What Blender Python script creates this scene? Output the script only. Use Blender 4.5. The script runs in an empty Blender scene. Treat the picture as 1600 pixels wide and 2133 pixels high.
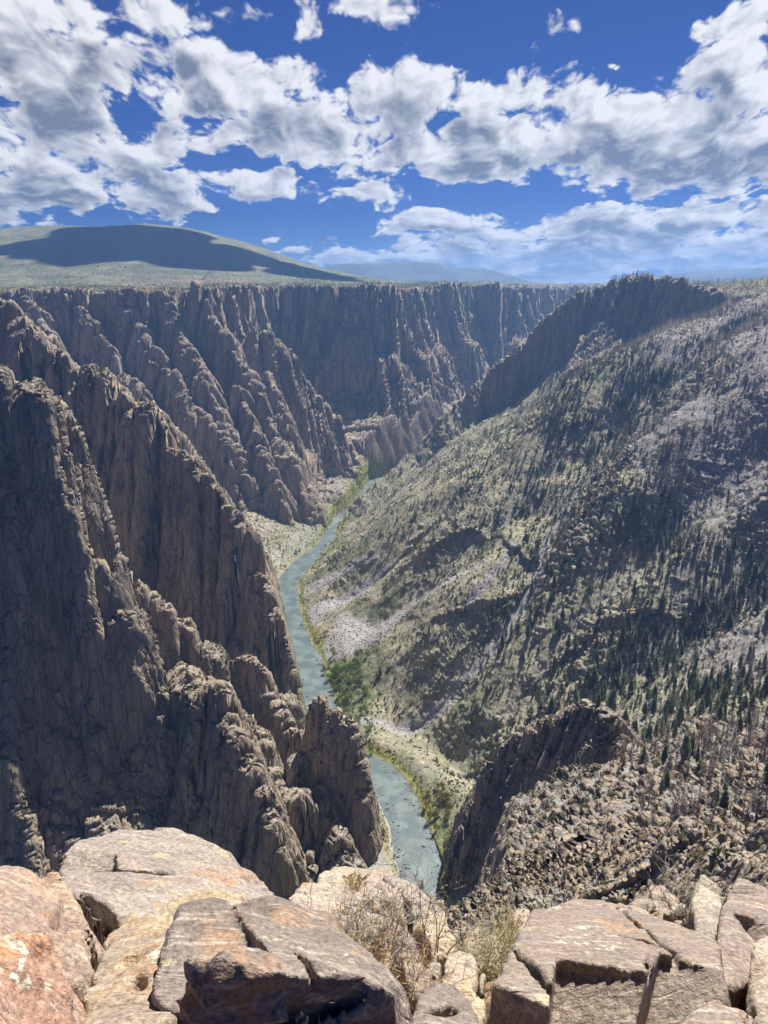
import bpy, bmesh, math, random
import numpy as np
from mathutils import Vector

random.seed(7)
RNG = np.random.default_rng(11)
R = math.radians
scene = bpy.context.scene
COL = scene.collection

# ------------------------------------------------------------------ camera
CAM_H = 500.0
PITCH = 16.5
FPX = 1602.0
cam_d = bpy.data.cameras.new('camera')
cam_d.sensor_fit = 'HORIZONTAL'
cam_d.sensor_width = 36.0
cam_d.lens = 36.0 * FPX / 1600.0
cam_d.clip_start = 0.05
cam_d.clip_end = 200000.0
cam = bpy.data.objects.new('camera', cam_d)
COL.objects.link(cam)
cam.location = (0, 0, CAM_H)
cam.rotation_euler = (R(90 - PITCH), 0, 0)
scene.camera = cam

# ------------------------------------------------------------------ light
SUN_AZ = 28.0          # degrees from +Y towards +X
SUN_EL = 55.0
sun_d = bpy.data.lights.new('sun', 'SUN')
sun_d.energy = 4.7
sun_d.angle = R(0.53)
sun_d.color = (1.0, 0.955, 0.88)
sun = bpy.data.objects.new('sun', sun_d)
COL.objects.link(sun)
sun.location = (0, 0, 3000)
SUN_DIR = Vector((math.sin(R(SUN_AZ)) * math.cos(R(SUN_EL)), math.cos(R(SUN_AZ)) * math.cos(R(SUN_EL)), math.sin(R(SUN_EL))))
sun.rotation_euler = (-SUN_DIR).to_track_quat('-Z', 'Y').to_euler()

vs = scene.view_settings
vs.view_transform = 'Standard'
vs.look = 'None'
vs.gamma = 1.0
vs.use_curve_mapping = False
vs.exposure = 0.95
scene.cycles.use_denoising = True
scene.cycles.use_adaptive_sampling = True
scene.cycles.adaptive_threshold = 0.03
scene.cycles.adaptive_min_samples = 16
scene.cycles.max_bounces = 5
scene.cycles.diffuse_bounces = 2
scene.cycles.glossy_bounces = 2
scene.cycles.transmission_bounces = 2
scene.cycles.volume_bounces = 0
scene.cycles.transparent_max_bounces = 4
scene.cycles.sample_clamp_indirect = 4.0
scene.cycles.caustics_reflective = False
scene.cycles.caustics_refractive = False


# ------------------------------------------------------------------ node helper
class NT:
    """small wrapper for writing node trees as expressions"""
    def __init__(self, tree):
        self.t = tree
        self.n = tree.nodes
        self.l = tree.links

    def node(self, typ, **kw):
        nd = self.n.new(typ)
        for k, v in kw.items():
            setattr(nd, k, v)
        return nd

    def put(self, sock, val):
        if val is None:
            return
        if isinstance(val, bpy.types.NodeSocket):
            self.l.new(val, sock)
        else:
            sock.default_value = val

    def m(self, op, a, b=None, c=None, clamp=False):
        nd = self.node('ShaderNodeMath', operation=op)
        nd.use_clamp = clamp
        self.put(nd.inputs[0], a); self.put(nd.inputs[1], b)
        if c is not None:
            self.put(nd.inputs[2], c)
        return nd.outputs[0]

    def add(self, a, b): return self.m('ADD', a, b)
    def sub(self, a, b): return self.m('SUBTRACT', a, b)
    def mul(self, a, b): return self.m('MULTIPLY', a, b)
    def div(self, a, b): return self.m('DIVIDE', a, b)

    def vm(self, op, a, b=None):
        nd = self.node('ShaderNodeVectorMath', operation=op)
        self.put(nd.inputs[0], a)
        if b is not None:
            self.put(nd.inputs[1], b)
        return nd.outputs[0]

    def sep(self, v):
        nd = self.node('ShaderNodeSeparateXYZ')
        self.put(nd.inputs[0], v)
        return nd.outputs[0], nd.outputs[1], nd.outputs[2]

    def comb(self, x, y, z):
        nd = self.node('ShaderNodeCombineXYZ')
        self.put(nd.inputs[0], x); self.put(nd.inputs[1], y); self.put(nd.inputs[2], z)
        return nd.outputs[0]

    def noise(self, vec, scale, detail=4.0, rough=0.55, lac=2.0, dist=0.0, out=0):
        nd = self.node('ShaderNodeTexNoise')
        self.put(nd.inputs['Vector'], vec)
        self.put(nd.inputs['Scale'], scale)
        self.put(nd.inputs['Detail'], detail)
        self.put(nd.inputs['Roughness'], rough)
        self.put(nd.inputs['Lacunarity'], lac)
        self.put(nd.inputs['Distortion'], dist)
        return nd.outputs[out]

    def vor(self, vec, scale, feature='F1', rand=1.0, out='Distance'):
        nd = self.node('ShaderNodeTexVoronoi', feature=feature)
        self.put(nd.inputs['Vector'], vec)
        self.put(nd.inputs['Scale'], scale)
        nd.inputs['Randomness'].default_value = rand
        return nd.outputs[out]

    def ramp(self, fac, lo, hi, a=0.0, b=1.0, smooth=True):
        nd = self.node('ShaderNodeMapRange')
        nd.interpolation_type = 'SMOOTHSTEP' if smooth else 'LINEAR'
        self.put(nd.inputs[0], fac); self.put(nd.inputs[1], lo); self.put(nd.inputs[2], hi)
        self.put(nd.inputs[3], a); self.put(nd.inputs[4], b)
        return nd.outputs[0]

    def mix(self, fac, a, b, blend='MIX'):
        nd = self.node('ShaderNodeMix', data_type='RGBA', blend_type=blend)
        nd.clamp_factor = True
        self.put(nd.inputs[0], fac)
        for s, v in ((nd.inputs[6], a), (nd.inputs[7], b)):
            if isinstance(v, bpy.types.NodeSocket):
                self.l.new(v, s)
            else:
                s.default_value = (*v, 1.0) if len(v) == 3 else v
        return nd.outputs[2]

    def attr(self, name, out='Fac', kind='GEOMETRY'):
        nd = self.node('ShaderNodeAttribute', attribute_name=name)
        nd.attribute_type = kind
        return nd.outputs[out]

    def bump(self, h, strength=1.0, dist=1.0, normal=None):
        nd = self.node('ShaderNodeBump')
        self.put(nd.inputs['Strength'], strength)
        self.put(nd.inputs['Distance'], dist)
        self.put(nd.inputs['Height'], h)
        if normal is not None:
            self.put(nd.inputs['Normal'], normal)
        return nd.outputs[0]


def new_mat(name):
    m = bpy.data.materials.new(name)
    m.use_nodes = True
    t = m.node_tree
    b = t.nodes['Principled BSDF']
    b.inputs['Roughness'].default_value = 0.9
    b.inputs['Specular IOR Level'].default_value = 0.2
    return m, NT(t), b


# ------------------------------------------------------------------ sky with cumulus
world = bpy.data.worlds.new('World')
scene.world = world
world.use_nodes = True
W = NT(world.node_tree)
_bg = world.node_tree.nodes['Background']
_sk = W.node('ShaderNodeTexSky', sky_type='NISHITA')
_sk.sun_disc = False
_sk.sun_elevation = R(SUN_EL)
_sk.sun_rotation = R(SUN_AZ)
_sk.altitude = 2500.0
_sk.air_density = 1.0
_sk.dust_density = 0.15
_sk.ozone_density = 3.0
_bg.inputs[1].default_value = 0.1

_dir = W.node('ShaderNodeTexCoord').outputs['Generated']
_dx, _dy, _dz = W.sep(_dir)
SKY_AZ = W.m('ARCTAN2', _dx, _dy)
SKY_EL = W.m('ARCSINE', _dz)
# cloud banks: bearing and height (read as u, v of the photograph), half sizes, weight
BANKS_SKY = [(60, 115, 250, 62, 1.0), (470, 170, 190, 62, .9), (230, 22, 240, 36, .8), (655, 55, 65, 62, .68), (800, 30, 85, 52, .72),
             (90, 205, 190, 30, .8), (120, 300, 180, 60, 1.0), (380, 300, 130, 42, .85), (150, 395, 300, 50, 1.0), (590, 280, 230, 52, .95), (830, 215, 130, 70, .85), (980, 320, 290, 50, 1.0), (1070, 195, 130, 46, .8),
             (1270, 270, 240, 75, .95), (1490, 185, 160, 62, .9), (1500, 330, 260, 75, 1.0), (1590, 40, 110, 46, .8), (1150, 35, 60, 28, .6), (1097, 100, 26, 32, .5),
             (480, 390, 180, 34, .9), (785, 405, 95, 30, .75), (960, 465, 190, 32, .9), (1330, 482, 340, 42, 1.05), (1120, 538, 480, 34, 1.15),
             (725, 200, 40, 32, .65), (600, 492, 40, 7, .6), (1275, 135, 26, 12, .65), (1640, 470, 200, 40, .9), (-200, 330, 300, 140, .9), (1820, 260, 220, 130, .9), (700, 545, 90, 14, .7)]


def _azel(u, v):
    xc = (u - 800) / FPX; yc = -(v - 1066.5) / FPX
    c, s = math.cos(R(PITCH)), math.sin(R(PITCH))
    x, y, z = xc, c + yc * s, -s + yc * c
    n = math.sqrt(x * x + y * y + z * z)
    return math.atan2(x, y), math.asin(z / n)


def n2(vec, scale, detail, rough, out=0):
    nd = W.node('ShaderNodeTexNoise', noise_dimensions='2D')
    W.put(nd.inputs['Vector'], vec)
    nd.inputs['Scale'].default_value = scale; nd.inputs['Detail'].default_value = detail; nd.inputs['Roughness'].default_value = rough
    return nd.outputs[out]


def cloud_plane(az, el):
    """bearing and height -> cloud deck coordinates, crowding together towards the horizon"""
    e = W.m('MAXIMUM', W.add(el, 0.07), 0.03)
    return W.comb(W.mul(az, W.add(5.0, W.mul(W.sub(0.25, e), 6.0))), W.mul(W.m('LOGARITHM', e, math.e), 1.7), 0.0)


def billow(p):
    s_ = None
    for sc, am, of in ((5.2, 0.50, 0.0), (11.7, 0.30, 4.3), (25.0, 0.17, 9.1)):
        n = n2(W.vm('ADD', p, (of, of * 0.7, 0)) if of else p, sc, 0.0, 0.5)
        q = W.mul(W.m('ABSOLUTE', W.sub(n, 0.5)), am * 2)
        s_ = q if s_ is None else W.add(s_, q)
    return s_


def relief(p, detail):
    """billowing texture: broad noise plus rounded puffs"""
    return W.add(W.mul(W.sub(n2(p, 2.5, detail, 0.60), 0.5), 1.55), W.mul(billow(p), 0.48))


def bank_field(v, banks):
    bank = None
    for (u, vv, ru, rv, wt) in banks:
        a0, e0 = _azel(u, vv)
        sx, sy = FPX / ru * 0.72, FPX / rv * 0.72
        nd = W.node('ShaderNodeVectorMath', operation='MULTIPLY_ADD')
        W.put(nd.inputs[0], v); nd.inputs[1].default_value = (sx, sy, 0); nd.inputs[2].default_value = (-a0 * sx, -e0 * sy, 0)
        dt = W.node('ShaderNodeVectorMath', operation='DOT_PRODUCT')
        W.l.new(nd.outputs[0], dt.inputs[0]); W.l.new(nd.outputs[0], dt.inputs[1])
        g = W.m('SUBTRACT', wt, dt.outputs['Value'])
        bank = g if bank is None else W.m('MAXIMUM', bank, g)
    return W.m('MAXIMUM', bank, -0.6)


P0 = cloud_plane(SKY_AZ, SKY_EL)
wob = W.comb(W.sub(n2(P0, 1.9, 2.0, 0.6), 0.5), W.sub(n2(W.vm('ADD', P0, (5.2, 8.8, 0)), 1.9, 2.0, 0.6), 0.5), 0.0)
PW = W.vm('ADD', P0, W.vm('MULTIPLY', wob, (0.22, 0.18, 0.0)))
AE = W.vm('ADD', W.comb(SKY_AZ, SKY_EL, 0.0), W.vm('MULTIPLY', wob, (0.16, 0.05, 0.0)))
bk = bank_field(AE, BANKS_SKY)
outside = W.m('MAXIMUM', W.ramp(W.m('ABSOLUTE', SKY_AZ), 0.52, 0.8), W.ramp(SKY_EL, 0.32, 0.5))
BKW = 0.80
bk = W.add(W.mul(bk, BKW), W.mul(outside, 0.50))
r0 = relief(PW, 7.0)
ra = relief(PW, 3.5)
r1 = relief(W.vm('ADD', PW, (0.03, 0.055, 0.0)), 3.5)
r2 = n2(W.vm('ADD', PW, (0.04, 0.14, 0.0)), 2.5, 2.0, 0.55)
bk2 = bank_field(W.vm('ADD', AE, W.comb(0.006, W.mul(W.add(SKY_EL, 0.03), 0.15), 0.0)), [b_ for b_ in BANKS_SKY if b_[2] > 120])
d0 = W.sub(W.add(bk, r0), 0.50)
d2 = W.sub(W.add(W.mul(bk2, BKW), W.mul(W.sub(r2, 0.5), 1.55)), 0.25)
alpha = W.ramp(d0, -0.04, 0.18)
thick = W.ramp(d0, 0.0, 0.40)
shade = W.mul(W.ramp(d2, 0.0, 0.62), thick)
lit = W.add(W.mul(W.sub(ra, r1), 1.25), W.mul(W.sub(r0, ra), 0.9))
bright = W.add(W.sub(0.88, W.mul(shade, 0.68)), lit)
ccol = W.mix(W.ramp(bright, 0.10, 1.02, smooth=False), (0.95, 1.1, 1.45), (4.8, 4.8, 4.85))
skyc = W.mix(1.0, _sk.outputs[0], (0.048, 0.115, 0.285), 'MULTIPLY')
ccol = W.mix(W.ramp(SKY_EL, 0.0, 0.08, 0.12, 0.0), ccol, (2.5, 3.0, 3.8))
W.l.new(W.mix(W.mul(alpha, 0.97), skyc, ccol), _bg.inputs[0])
world.cycles.sampling_method = 'NONE'


# ------------------------------------------------------------------ numpy noise
_PERM = RNG.permutation(4096).astype(np.int32)
_ga = RNG.uniform(0, 2 * np.pi, 4096)
_GX = np.cos(_ga).astype(np.float32); _GY = np.sin(_ga).astype(np.float32)
_g3 = RNG.normal(size=(4096, 3)); _g3 /= np.linalg.norm(_g3, axis=1, keepdims=True)
_G3X, _G3Y, _G3Z = [np.ascontiguousarray(_g3[:, k]).astype(np.float32) for k in range(3)]
_RND = RNG.uniform(-1, 1, 4096).astype(np.float32)
_M = np.int32(4095)


def pn2(x, y, seed=0):
    """perlin noise, about -0.7..0.7"""
    xf = np.floor(x); yf = np.floor(y)
    xi = xf.astype(np.int32) + np.int32(seed * 57); yi = yf.astype(np.int32)
    fx = (x - xf).astype(np.float32); fy = (y - yf).astype(np.float32)
    u = fx * fx * (3 - 2 * fx); v = fy * fy * (3 - 2 * fy)
    h0 = _PERM[xi & _M]; h1 = _PERM[(xi + 1) & _M]
    a = _PERM[(h0 + yi) & _M]; b = _PERM[(h1 + yi) & _M]; c = _PERM[(h0 + yi + 1) & _M]; d = _PERM[(h1 + yi + 1) & _M]
    fx1 = fx - 1; fy1 = fy - 1
    a = _GX[a] * fx + _GY[a] * fy
    b = _GX[b] * fx1 + _GY[b] * fy
    c = _GX[c] * fx + _GY[c] * fy1
    d = _GX[d] * fx1 + _GY[d] * fy1
    a = a + u * (b - a)
    return a + v * (c + u * (d - c) - a)


def cells(x, y, size, seed=0):
    """random value of the nearest jittered cell: jointed blocks seen in plan"""
    x = x / size; y = y / size
    xi = np.floor(x).astype(np.int32); yi = np.floor(y).astype(np.int32)
    best = np.full(x.shape, 9.0, np.float32); val = np.zeros(x.shape, np.float32)
    for dx in (-1, 0, 1):
        hx = _PERM[(xi + dx + seed * 91) & _M]
        for dy in (-1, 0, 1):
            h = _PERM[(hx + yi + dy) & _M]
            px = (xi + dx + 0.5 + 0.42 * _RND[h]) - x; py = (yi + dy + 0.5 + 0.42 * _RND[(h + 77) & _M]) - y
            d2 = (px * px + py * py).astype(np.float32)
            m = d2 < best
            best = np.where(m, d2, best); val = np.where(m, _RND[(h + 501) & _M], val)
    return val


def fbm2(x, y, wl, octv=4, gain=0.5, seed=0, ridged=False):
    s = 0.0; amp = 1.0; tot = 0.0
    x = x / wl; y = y / wl
    for o in range(octv):
        n = pn2(x + 17.3 * o, y - 9.1 * o, seed + o)
        if ridged:
            n = 1.0 - 2.6 * np.abs(n)
        else:
            n = n * 1.6
        s = s + n * amp
        tot += amp
        amp *= gain
        x = x * 2.03; y = y * 2.03
    return s / tot


def pn3(x, y, z, seed=0):
    xf = np.floor(x); yf = np.floor(y); zf = np.floor(z)
    xi = xf.astype(np.int32) + np.int32(seed * 131); yi = yf.astype(np.int32); zi = zf.astype(np.int32)
    fx = (x - xf).astype(np.float32); fy = (y - yf).astype(np.float32); fz = (z - zf).astype(np.float32)
    u = fx * fx * (3 - 2 * fx); v = fy * fy * (3 - 2 * fy); w = fz * fz * (3 - 2 * fz)
    out = 0.0
    for dx in (0, 1):
        wx = u if dx else 1 - u
        hx = _PERM[(xi + dx) & _M]
        for dy in (0, 1):
            wy = wx * (v if dy else 1 - v)
            hy = _PERM[(hx + yi + dy) & _M]
            for dz in (0, 1):
                h = _PERM[(hy + zi + dz) & _M]
                out = out + wy * (w if dz else 1 - w) * (_G3X[h] * (fx - dx) + _G3Y[h] * (fy - dy) + _G3Z[h] * (fz - dz))
    return out


from concurrent.futures import ThreadPoolExecutor


def par(fn, arrays, n=8):
    """run fn over column chunks in threads"""
    parts = list(zip(*[np.array_split(a, n, axis=0) for a in arrays]))
    with ThreadPoolExecutor(4) as ex:
        res = list(ex.map(lambda p: fn(*p), parts))
    if isinstance(res[0], tuple):
        z = np.concatenate([r[0] for r in res], 0)
        return z, {k: np.concatenate([r[1][k] for r in res], 0) for k in res[0][1]}
    return np.concatenate(res, 0)


def sstep(a, b, x):
    t = np.clip((x - a) / (b - a), 0, 1)
    return t * t * (3 - 2 * t)


# ------------------------------------------------------------------ survey helpers
_ct, _st = math.cos(R(PITCH)), math.sin(R(PITCH))


def ray(u, v):
    """direction from the look-out for a bearing read off the photograph"""
    xc = (u - 800) / FPX; yc = -(v - 1066.5) / FPX
    return np.array([xc, _ct + yc * _st, -_st + yc * _ct])


def at_y(u, v, y):
    d = ray(u, v)
    return np.array([0, 0, CAM_H]) + d * (y / d[1])


def at_z(u, v, z):
    d = ray(u, v)
    return np.array([0, 0, CAM_H]) + d * ((z - CAM_H) / d[2])


def seg_dist(x, y, pl, arc=False):
    """distance to a polyline, signed side (+ = right of the direction), interpolated z"""
    pl = np.asarray(pl, float)
    best = np.full(x.shape, 1e18, np.float32); side = np.zeros(x.shape, np.float32); zz = np.zeros(x.shape, np.float32)
    n = len(pl); run_ = 0.0
    if arc:
        aa = np.zeros(x.shape, np.float32)
    for i in range(n - 1):
        ax, ay = np.float32(pl[i, 0]), np.float32(pl[i, 1])
        ex, ey = np.float32(pl[i + 1, 0] - pl[i, 0]), np.float32(pl[i + 1, 1] - pl[i, 1])
        L2 = ex * ex + ey * ey
        t = np.clip(((x - ax) * ex + (y - ay) * ey) / L2, 0, 1)
        dx = x - (ax + t * ex); dy = y - (ay + t * ey)
        d2 = dx * dx + dy * dy
        s = np.where(ex * dy - ey * dx > 0, np.float32(-1), np.float32(1))
        m = d2 < best
        best = np.where(m, d2, best)
        side = np.where(m, s, side)
        if arc:
            ln = math.sqrt(float(L2)); aa = np.where(m, np.float32(run_) + t * np.float32(ln), aa); run_ += ln
        if pl.shape[1] > 2:
            zz = np.where(m, np.float32(pl[i, 2]) + t * np.float32(pl[i + 1, 2] - pl[i, 2]), zz)
    if arc:
        return np.sqrt(best), side, zz, aa
    return np.sqrt(best), side, zz


def columns(s, seed, sizes=((48, 1.0), (20, 0.55), (8.5, 0.26)), saw=-1):
    """pillars and clefts along a face: random stand-out per pillar, rounded fronts, dark joints between"""
    o = 0.0
    for k, (w, amp) in enumerate(sizes):
        q = s / w + 0.45 * pn2(s / w * 0.8, s * 0 + 3.3 + k, seed)
        i = np.floor(q); f = (q - i).astype(np.float32)
        r = _RND[_PERM[(i.astype(np.int32) + seed * 37 + k * 911) & _M]]
        e = np.minimum(f, 1 - f) * w
        g = f if saw > 0 else 1 - f
        o = o + amp * (r * 0.7 + 0.95 * (g - 0.35) + 0.12 * (1 - (2 * f - 1) ** 2) - 0.6 * np.exp(-(e / (0.06 * w + 0.8)) ** 2))
    return o


# ------------------------------------------------------------------ river course
#  (bearing u, v of the left bank, of the right bank) where the water shows
BANKS = [((833, 1850), (925, 1850)), ((832, 1800), (926, 1800)), ((815, 1730), (900, 1730)), ((797, 1670), (872, 1675)), ((768, 1625), (838, 1625)),
         ((745, 1600), (805, 1598)), ((690, 1572), (742, 1572)), ((650, 1530), (708, 1530)), ((636, 1490), (704, 1490)), ((622, 1430), (684, 1430)), ((606, 1370), (662, 1370)),
         ((596, 1310), (634, 1310)), ((585, 1255), (616, 1255)), ((579, 1210), (618, 1210)), ((603, 1180), (643, 1180)), ((640, 1150), (670, 1150)),
         ((668, 1122), (688, 1126)), ((684, 1100), (703, 1102)), ((690, 1082), (735, 1082)), ((722, 1060), (752, 1060)), ((745, 1030), (768, 1032)), ((770, 1000), (788, 1002))]
LB = [at_z(*l, 0.0)[:2] for l, r in BANKS]
RB = [at_z(*r, 0.0)[:2] for l, r in BANKS]
RIV = [((a + b) / 2) for a, b in zip(LB, RB)]
RW = [np.linalg.norm(a - b) / 2 * 0.86 for a, b in zip(LB, RB)]
# upstream beyond the last bend, and downstream below the look-out
RIV = [np.array([-600, 330]), np.array([-330, 400]), np.array([-120, 445]), np.array([10, 485])] + RIV + [np.array([110, 2140]), np.array([260, 2330]), np.array([480, 2600]), np.array([900, 3100]), np.array([1900, 3700])]
RW = [18, 18, 18, 20] + RW + [14, 14, 14, 14, 14]
RIVZ = np.array([[p[0], p[1], w] for p, w in zip(RIV, RW)])

# ------------------------------------------------------------------ crest lines  (u, v, depth)
def crest(*pts):
    return np.array([at_y(*p) for p in pts])

L3 = crest((660, 1515, 815), (645, 1490, 822), (625, 1435, 838), (605, 1375, 850), (598, 1318, 860), (578, 1268, 868), (563, 1228, 875), (538, 1195, 882), (528, 1170, 884), (520, 1120, 890), (498, 1090, 896),
           (460, 1048, 905), (424, 1018, 912), (400, 978, 920), (370, 962, 926), (350, 928, 932), (325, 886, 940), (276, 884, 950), (262, 838, 960), (235, 812, 968),
           (200, 788, 985), (150, 770, 1000), (118, 752, 1010), (95, 750, 1020), (65, 700, 1050), (30, 670, 1080), (0, 640, 1120), (-150, 615, 1250), (-500, 600, 1500))
L2 = crest((640, 1510, 770), (622, 1478, 762), (585, 1452, 745), (556, 1412, 735), (525, 1383, 728), (495, 1388, 722), (450, 1366, 715), (420, 1338, 710), (380, 1298, 705), (345, 1262, 700),
           (300, 1232, 694), (272, 1205, 690), (250, 1180, 686), (232, 1120, 680), (205, 1060, 674), (182, 1000, 670), (165, 930, 664), (132, 856, 660), (95, 832, 656), (60, 835, 650), (0, 800, 645), (-200, 760, 640), (-600, 700, 640))
L2B = crest((330, 1560, 600), (270, 1440, 612), (235, 1360, 622), (200, 1290, 632), (150, 1240, 636), (90, 1180, 636), (40, 1170, 630), (0, 1140, 628), (-150, 1080, 620))
L1A = crest((782, 1822, 568), (776, 1798, 574), (772, 1750, 580), (760, 1680, 590), (752, 1605, 602), (738, 1556, 610), (712, 1510, 618), (684, 1482, 622), (655, 1500, 632), (640, 1540, 645), (620, 1545, 665), (590, 1500, 695), (560, 1462, 715), (540, 1440, 735))
L1B = crest((604, 1860, 508), (582, 1760, 520), (556, 1672, 534), (528, 1600, 548), (500, 1530, 560), (478, 1492, 568), (452, 1462, 580), (425, 1470, 600), (400, 1440, 640), (380, 1400, 690))
L1C = crest((640, 1880, 520), (655, 1790, 545), (640, 1700, 560), (598, 1660, 585), (560, 1600, 610), (520, 1510, 640), (480, 1450, 680))
L1D = crest((270, 1720, 560), (300, 1690, 575), (345, 1620, 590), (400, 1560, 590), (440, 1500, 585))
S_SPUR = crest((690, 1112, 1535), (740, 1058, 1610), (800, 998, 1690), (862, 948, 1760), (905, 895, 1800), (960, 838, 1830), (1010, 785, 1850), (1070, 740, 1855), (1105, 706, 1858),
               (1140, 660, 1862), (1185, 628, 1868), (1235, 602, 1880), (1300, 583, 1790), (1400, 585, 1690), (1480, 606, 1600), (1540, 640, 1520))
R1 = crest((925, 1808, 566), (945, 1750, 566), (968, 1690, 560), (1005, 1618, 548), (1040, 1590, 538), (1072, 1560, 528), (1120, 1515, 512), (1180, 1495, 500), (1220, 1472, 486), (1250, 1490, 474), (1290, 1540, 455))
R2 = crest((955, 1905, 330), (1010, 1868, 290), (1060, 1838, 250), (1120, 1800, 205), (1180, 1768, 160), (1260, 1748, 118), (1350, 1728, 96), (1450, 1712, 84), (1560, 1690, 76), (1700, 1660, 70), (2000, 1600, 60))
R3 = crest((1000, 1760, 440), (1060, 1730, 415), (1150, 1690, 380), (1240, 1660, 345), (1350, 1640, 300), (1450, 1630, 270), (1600, 1600, 250), (1800, 1540, 240))
# spurs on the wall across the river
W1A = crest((772, 1002, 1990), (758, 968, 1985), (725, 925, 1965), (690, 870, 1935), (650, 812, 1905), (625, 772, 1890), (590, 735, 1870), (552, 705, 1855), (535, 690, 1850))
W1B = crest((612, 1115, 1500), (600, 1075, 1520), (570, 985, 1560), (545, 935, 1590), (520, 850, 1640), (505, 830, 1670))
W1C = crest((668, 1078, 1640), (640, 1010, 1660), (615, 940, 1680), (595, 880, 1700), (575, 820, 1730), (560, 790, 1750))
W1D = crest((530, 1130, 1470), (490, 1000, 1530), (470, 920, 1560), (440, 890, 1590), (400, 870, 1620))
W1E = crest((330, 880, 1600), (300, 830, 1630), (250, 775, 1680), (210, 715, 1725), (180, 668, 1755), (150, 625, 1785))
W1F = crest((450, 930, 1570), (400, 850, 1630), (345, 775, 1690), (315, 725, 1725), (285, 680, 1760), (262, 622, 1795))
W1G = crest((520, 990, 1550), (470, 880, 1610), (425, 790, 1680), (400, 735, 1730), (378, 690, 1765), (352, 620, 1805))
W1H = crest((600, 960, 1620), (548, 845, 1690), (505, 765, 1740), (470, 700, 1780), (440, 650, 1805), (425, 618, 1825))
W1I = crest((180, 850, 1560), (140, 770, 1620), (100, 700, 1680), (70, 650, 1730), (40, 622, 1760))
W2C = crest((800, 900, 2330), (770, 800, 2370), (740, 720, 2400), (705, 650, 2430))
W3A = crest((960, 850, 2700), (950, 760, 2780), (935, 690, 2840), (915, 620, 2900))
W3B = crest((1040, 780, 2860), (1030, 700, 2920), (1010, 625, 2980))
L1E = crest((735, 1890, 520), (712, 1770, 552), (676, 1660, 585), (640, 1590, 615))
W2A = crest((872, 925, 2440), (866, 880, 2430), (845, 800, 2420), (820, 770, 2420), (790, 745, 2420), (745, 690, 2420), (700, 620, 2440), (690, 600, 2460))
W2B = crest((935, 860, 2720), (920, 800, 2700), (900, 740, 2690), (880, 690, 2690), (860, 640, 2690), (850, 600, 2700))
# edge of the far plateau
RIM = np.array([[-3000, 1500], [-1500, 1560], [-1050, 1690], [-920, 1760], [-760, 1790], [-560, 1800], [-430, 1830], [-375, 1880], [-370, 2050], [-390, 2330], [-310, 2400], [-200, 2350], [-80, 2280], [25, 2340], [80, 2480],
                [150, 2720], [230, 2860], [340, 2960], [480, 3010], [640, 3250], [720, 3420], [820, 3480], [1010, 3850], [1150, 4150], [1500, 4500], [2600, 5200], [6000, 8000]], float)
# edge of the plateau on the near side, right of the look-out
RRIM = np.array([[-900, -260], [-300, -60], [-40, -10], [60, 2], [140, 40], [300, 160], [430, 350], [520, 620], [590, 900], [640, 1150], [705, 1420], [690, 1530], [650, 1610], [560, 1740], [520, 1850], [640, 2000], [760, 2250], [950, 2500], [1400, 2850], [2400, 3300], [6000, 5500]], float)
G1 = [(760, 1490), (850, 1440), (940, 1370), (1010, 1300), (1080, 1212), (1110, 1160), (1150, 1060), (1180, 990), (1260, 900), (1350, 830)]
G2 = [(845, 1608), (950, 1585), (1080, 1520), (1150, 1455), (1230, 1385), (1300, 1350), (1400, 1290), (1500, 1215), (1600, 1130)]
G3 = [(800, 1250), (900, 1190), (1000, 1110), (1060, 1040), (1130, 950), (1200, 880), (1320, 800), (1430, 720), (1500, 670)]
G5 = [(700, 1240), (800, 1165), (900, 1080), (980, 1000), (1040, 930), (1100, 860)]
G6 = [(960, 1500), (1060, 1400), (1160, 1290), (1260, 1190), (1380, 1080), (1480, 1000), (1600, 900)]
SCARPS = [((930, 1125), (1000, 1085), (1085, 1095)), ((990, 1235), (1045, 1195), (1080, 1160)), ((850, 1120), (920, 1060), (960, 1010)), ((1180, 1300), (1260, 1240), (1330, 1230)), ((1080, 1440), (1150, 1400), (1190, 1330)),
          ((900, 1000), (960, 950), (1050, 930)), ((1350, 1420), (1450, 1390), (1520, 1330)), ((1300, 1000), (1380, 960), (1460, 960)), ((1240, 860), (1330, 820), (1400, 790)), ((820, 1390), (880, 1350), (930, 1300))]
G4 = [(1110, 1560), (1250, 1560), (1330, 1500), (1420, 1430), (1520, 1360), (1620, 1300)]


def wall_profile(d):
    """drop below the rim of the big cliffs against distance out from it"""
    return np.interp(d, [-60, 0, 8, 22, 55, 88, 100, 145, 235, 262, 330, 420, 600], [0, 4, 26, 95, 185, 212, 250, 345, 395, 440, 480, 492, 505])


def right_base(x, y):
    d, s, w = seg_dist(x, y, RIVZ)
    D = np.maximum(d - w + 3.5 * fbm2(x, y, 40, 3, 0.55, 77), 0)
    z1 = np.interp(D, [0, 8, 60, 150, 300, 450, 600, 750, 900], [-1.5, 2, 34, 104, 222, 335, 425, 478, 500])
    return z1, D, s


def base_hit(u, v):
    d = ray(u, v)
    t = np.linspace(250, 2600, 1500)
    px, py, pz = d[0] * t, d[1] * t, CAM_H + d[2] * t
    h, _, _ = right_base(px, py)
    k = np.argmax(pz < h)
    return np.array([px[k], py[k], pz[k]])

GUL = [np.array([base_hit(*p) for p in g]) for g in (G1, G2, G3, G4, G5, G6)]
SCARPS = [np.array([base_hit(*p) for p in g]) for g in SCARPS[:5]]


SCREE_UV = [((690, 1335), (945, 1203), 60, 5), ((645, 1285), (825, 1168), 30, 5), ((735, 1350), (985, 1187), 20, 4), ((628, 1238), (780, 1162), 22, 4), ((980, 1270), (1075, 1130), 6, 3)]
SCREE = []


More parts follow.
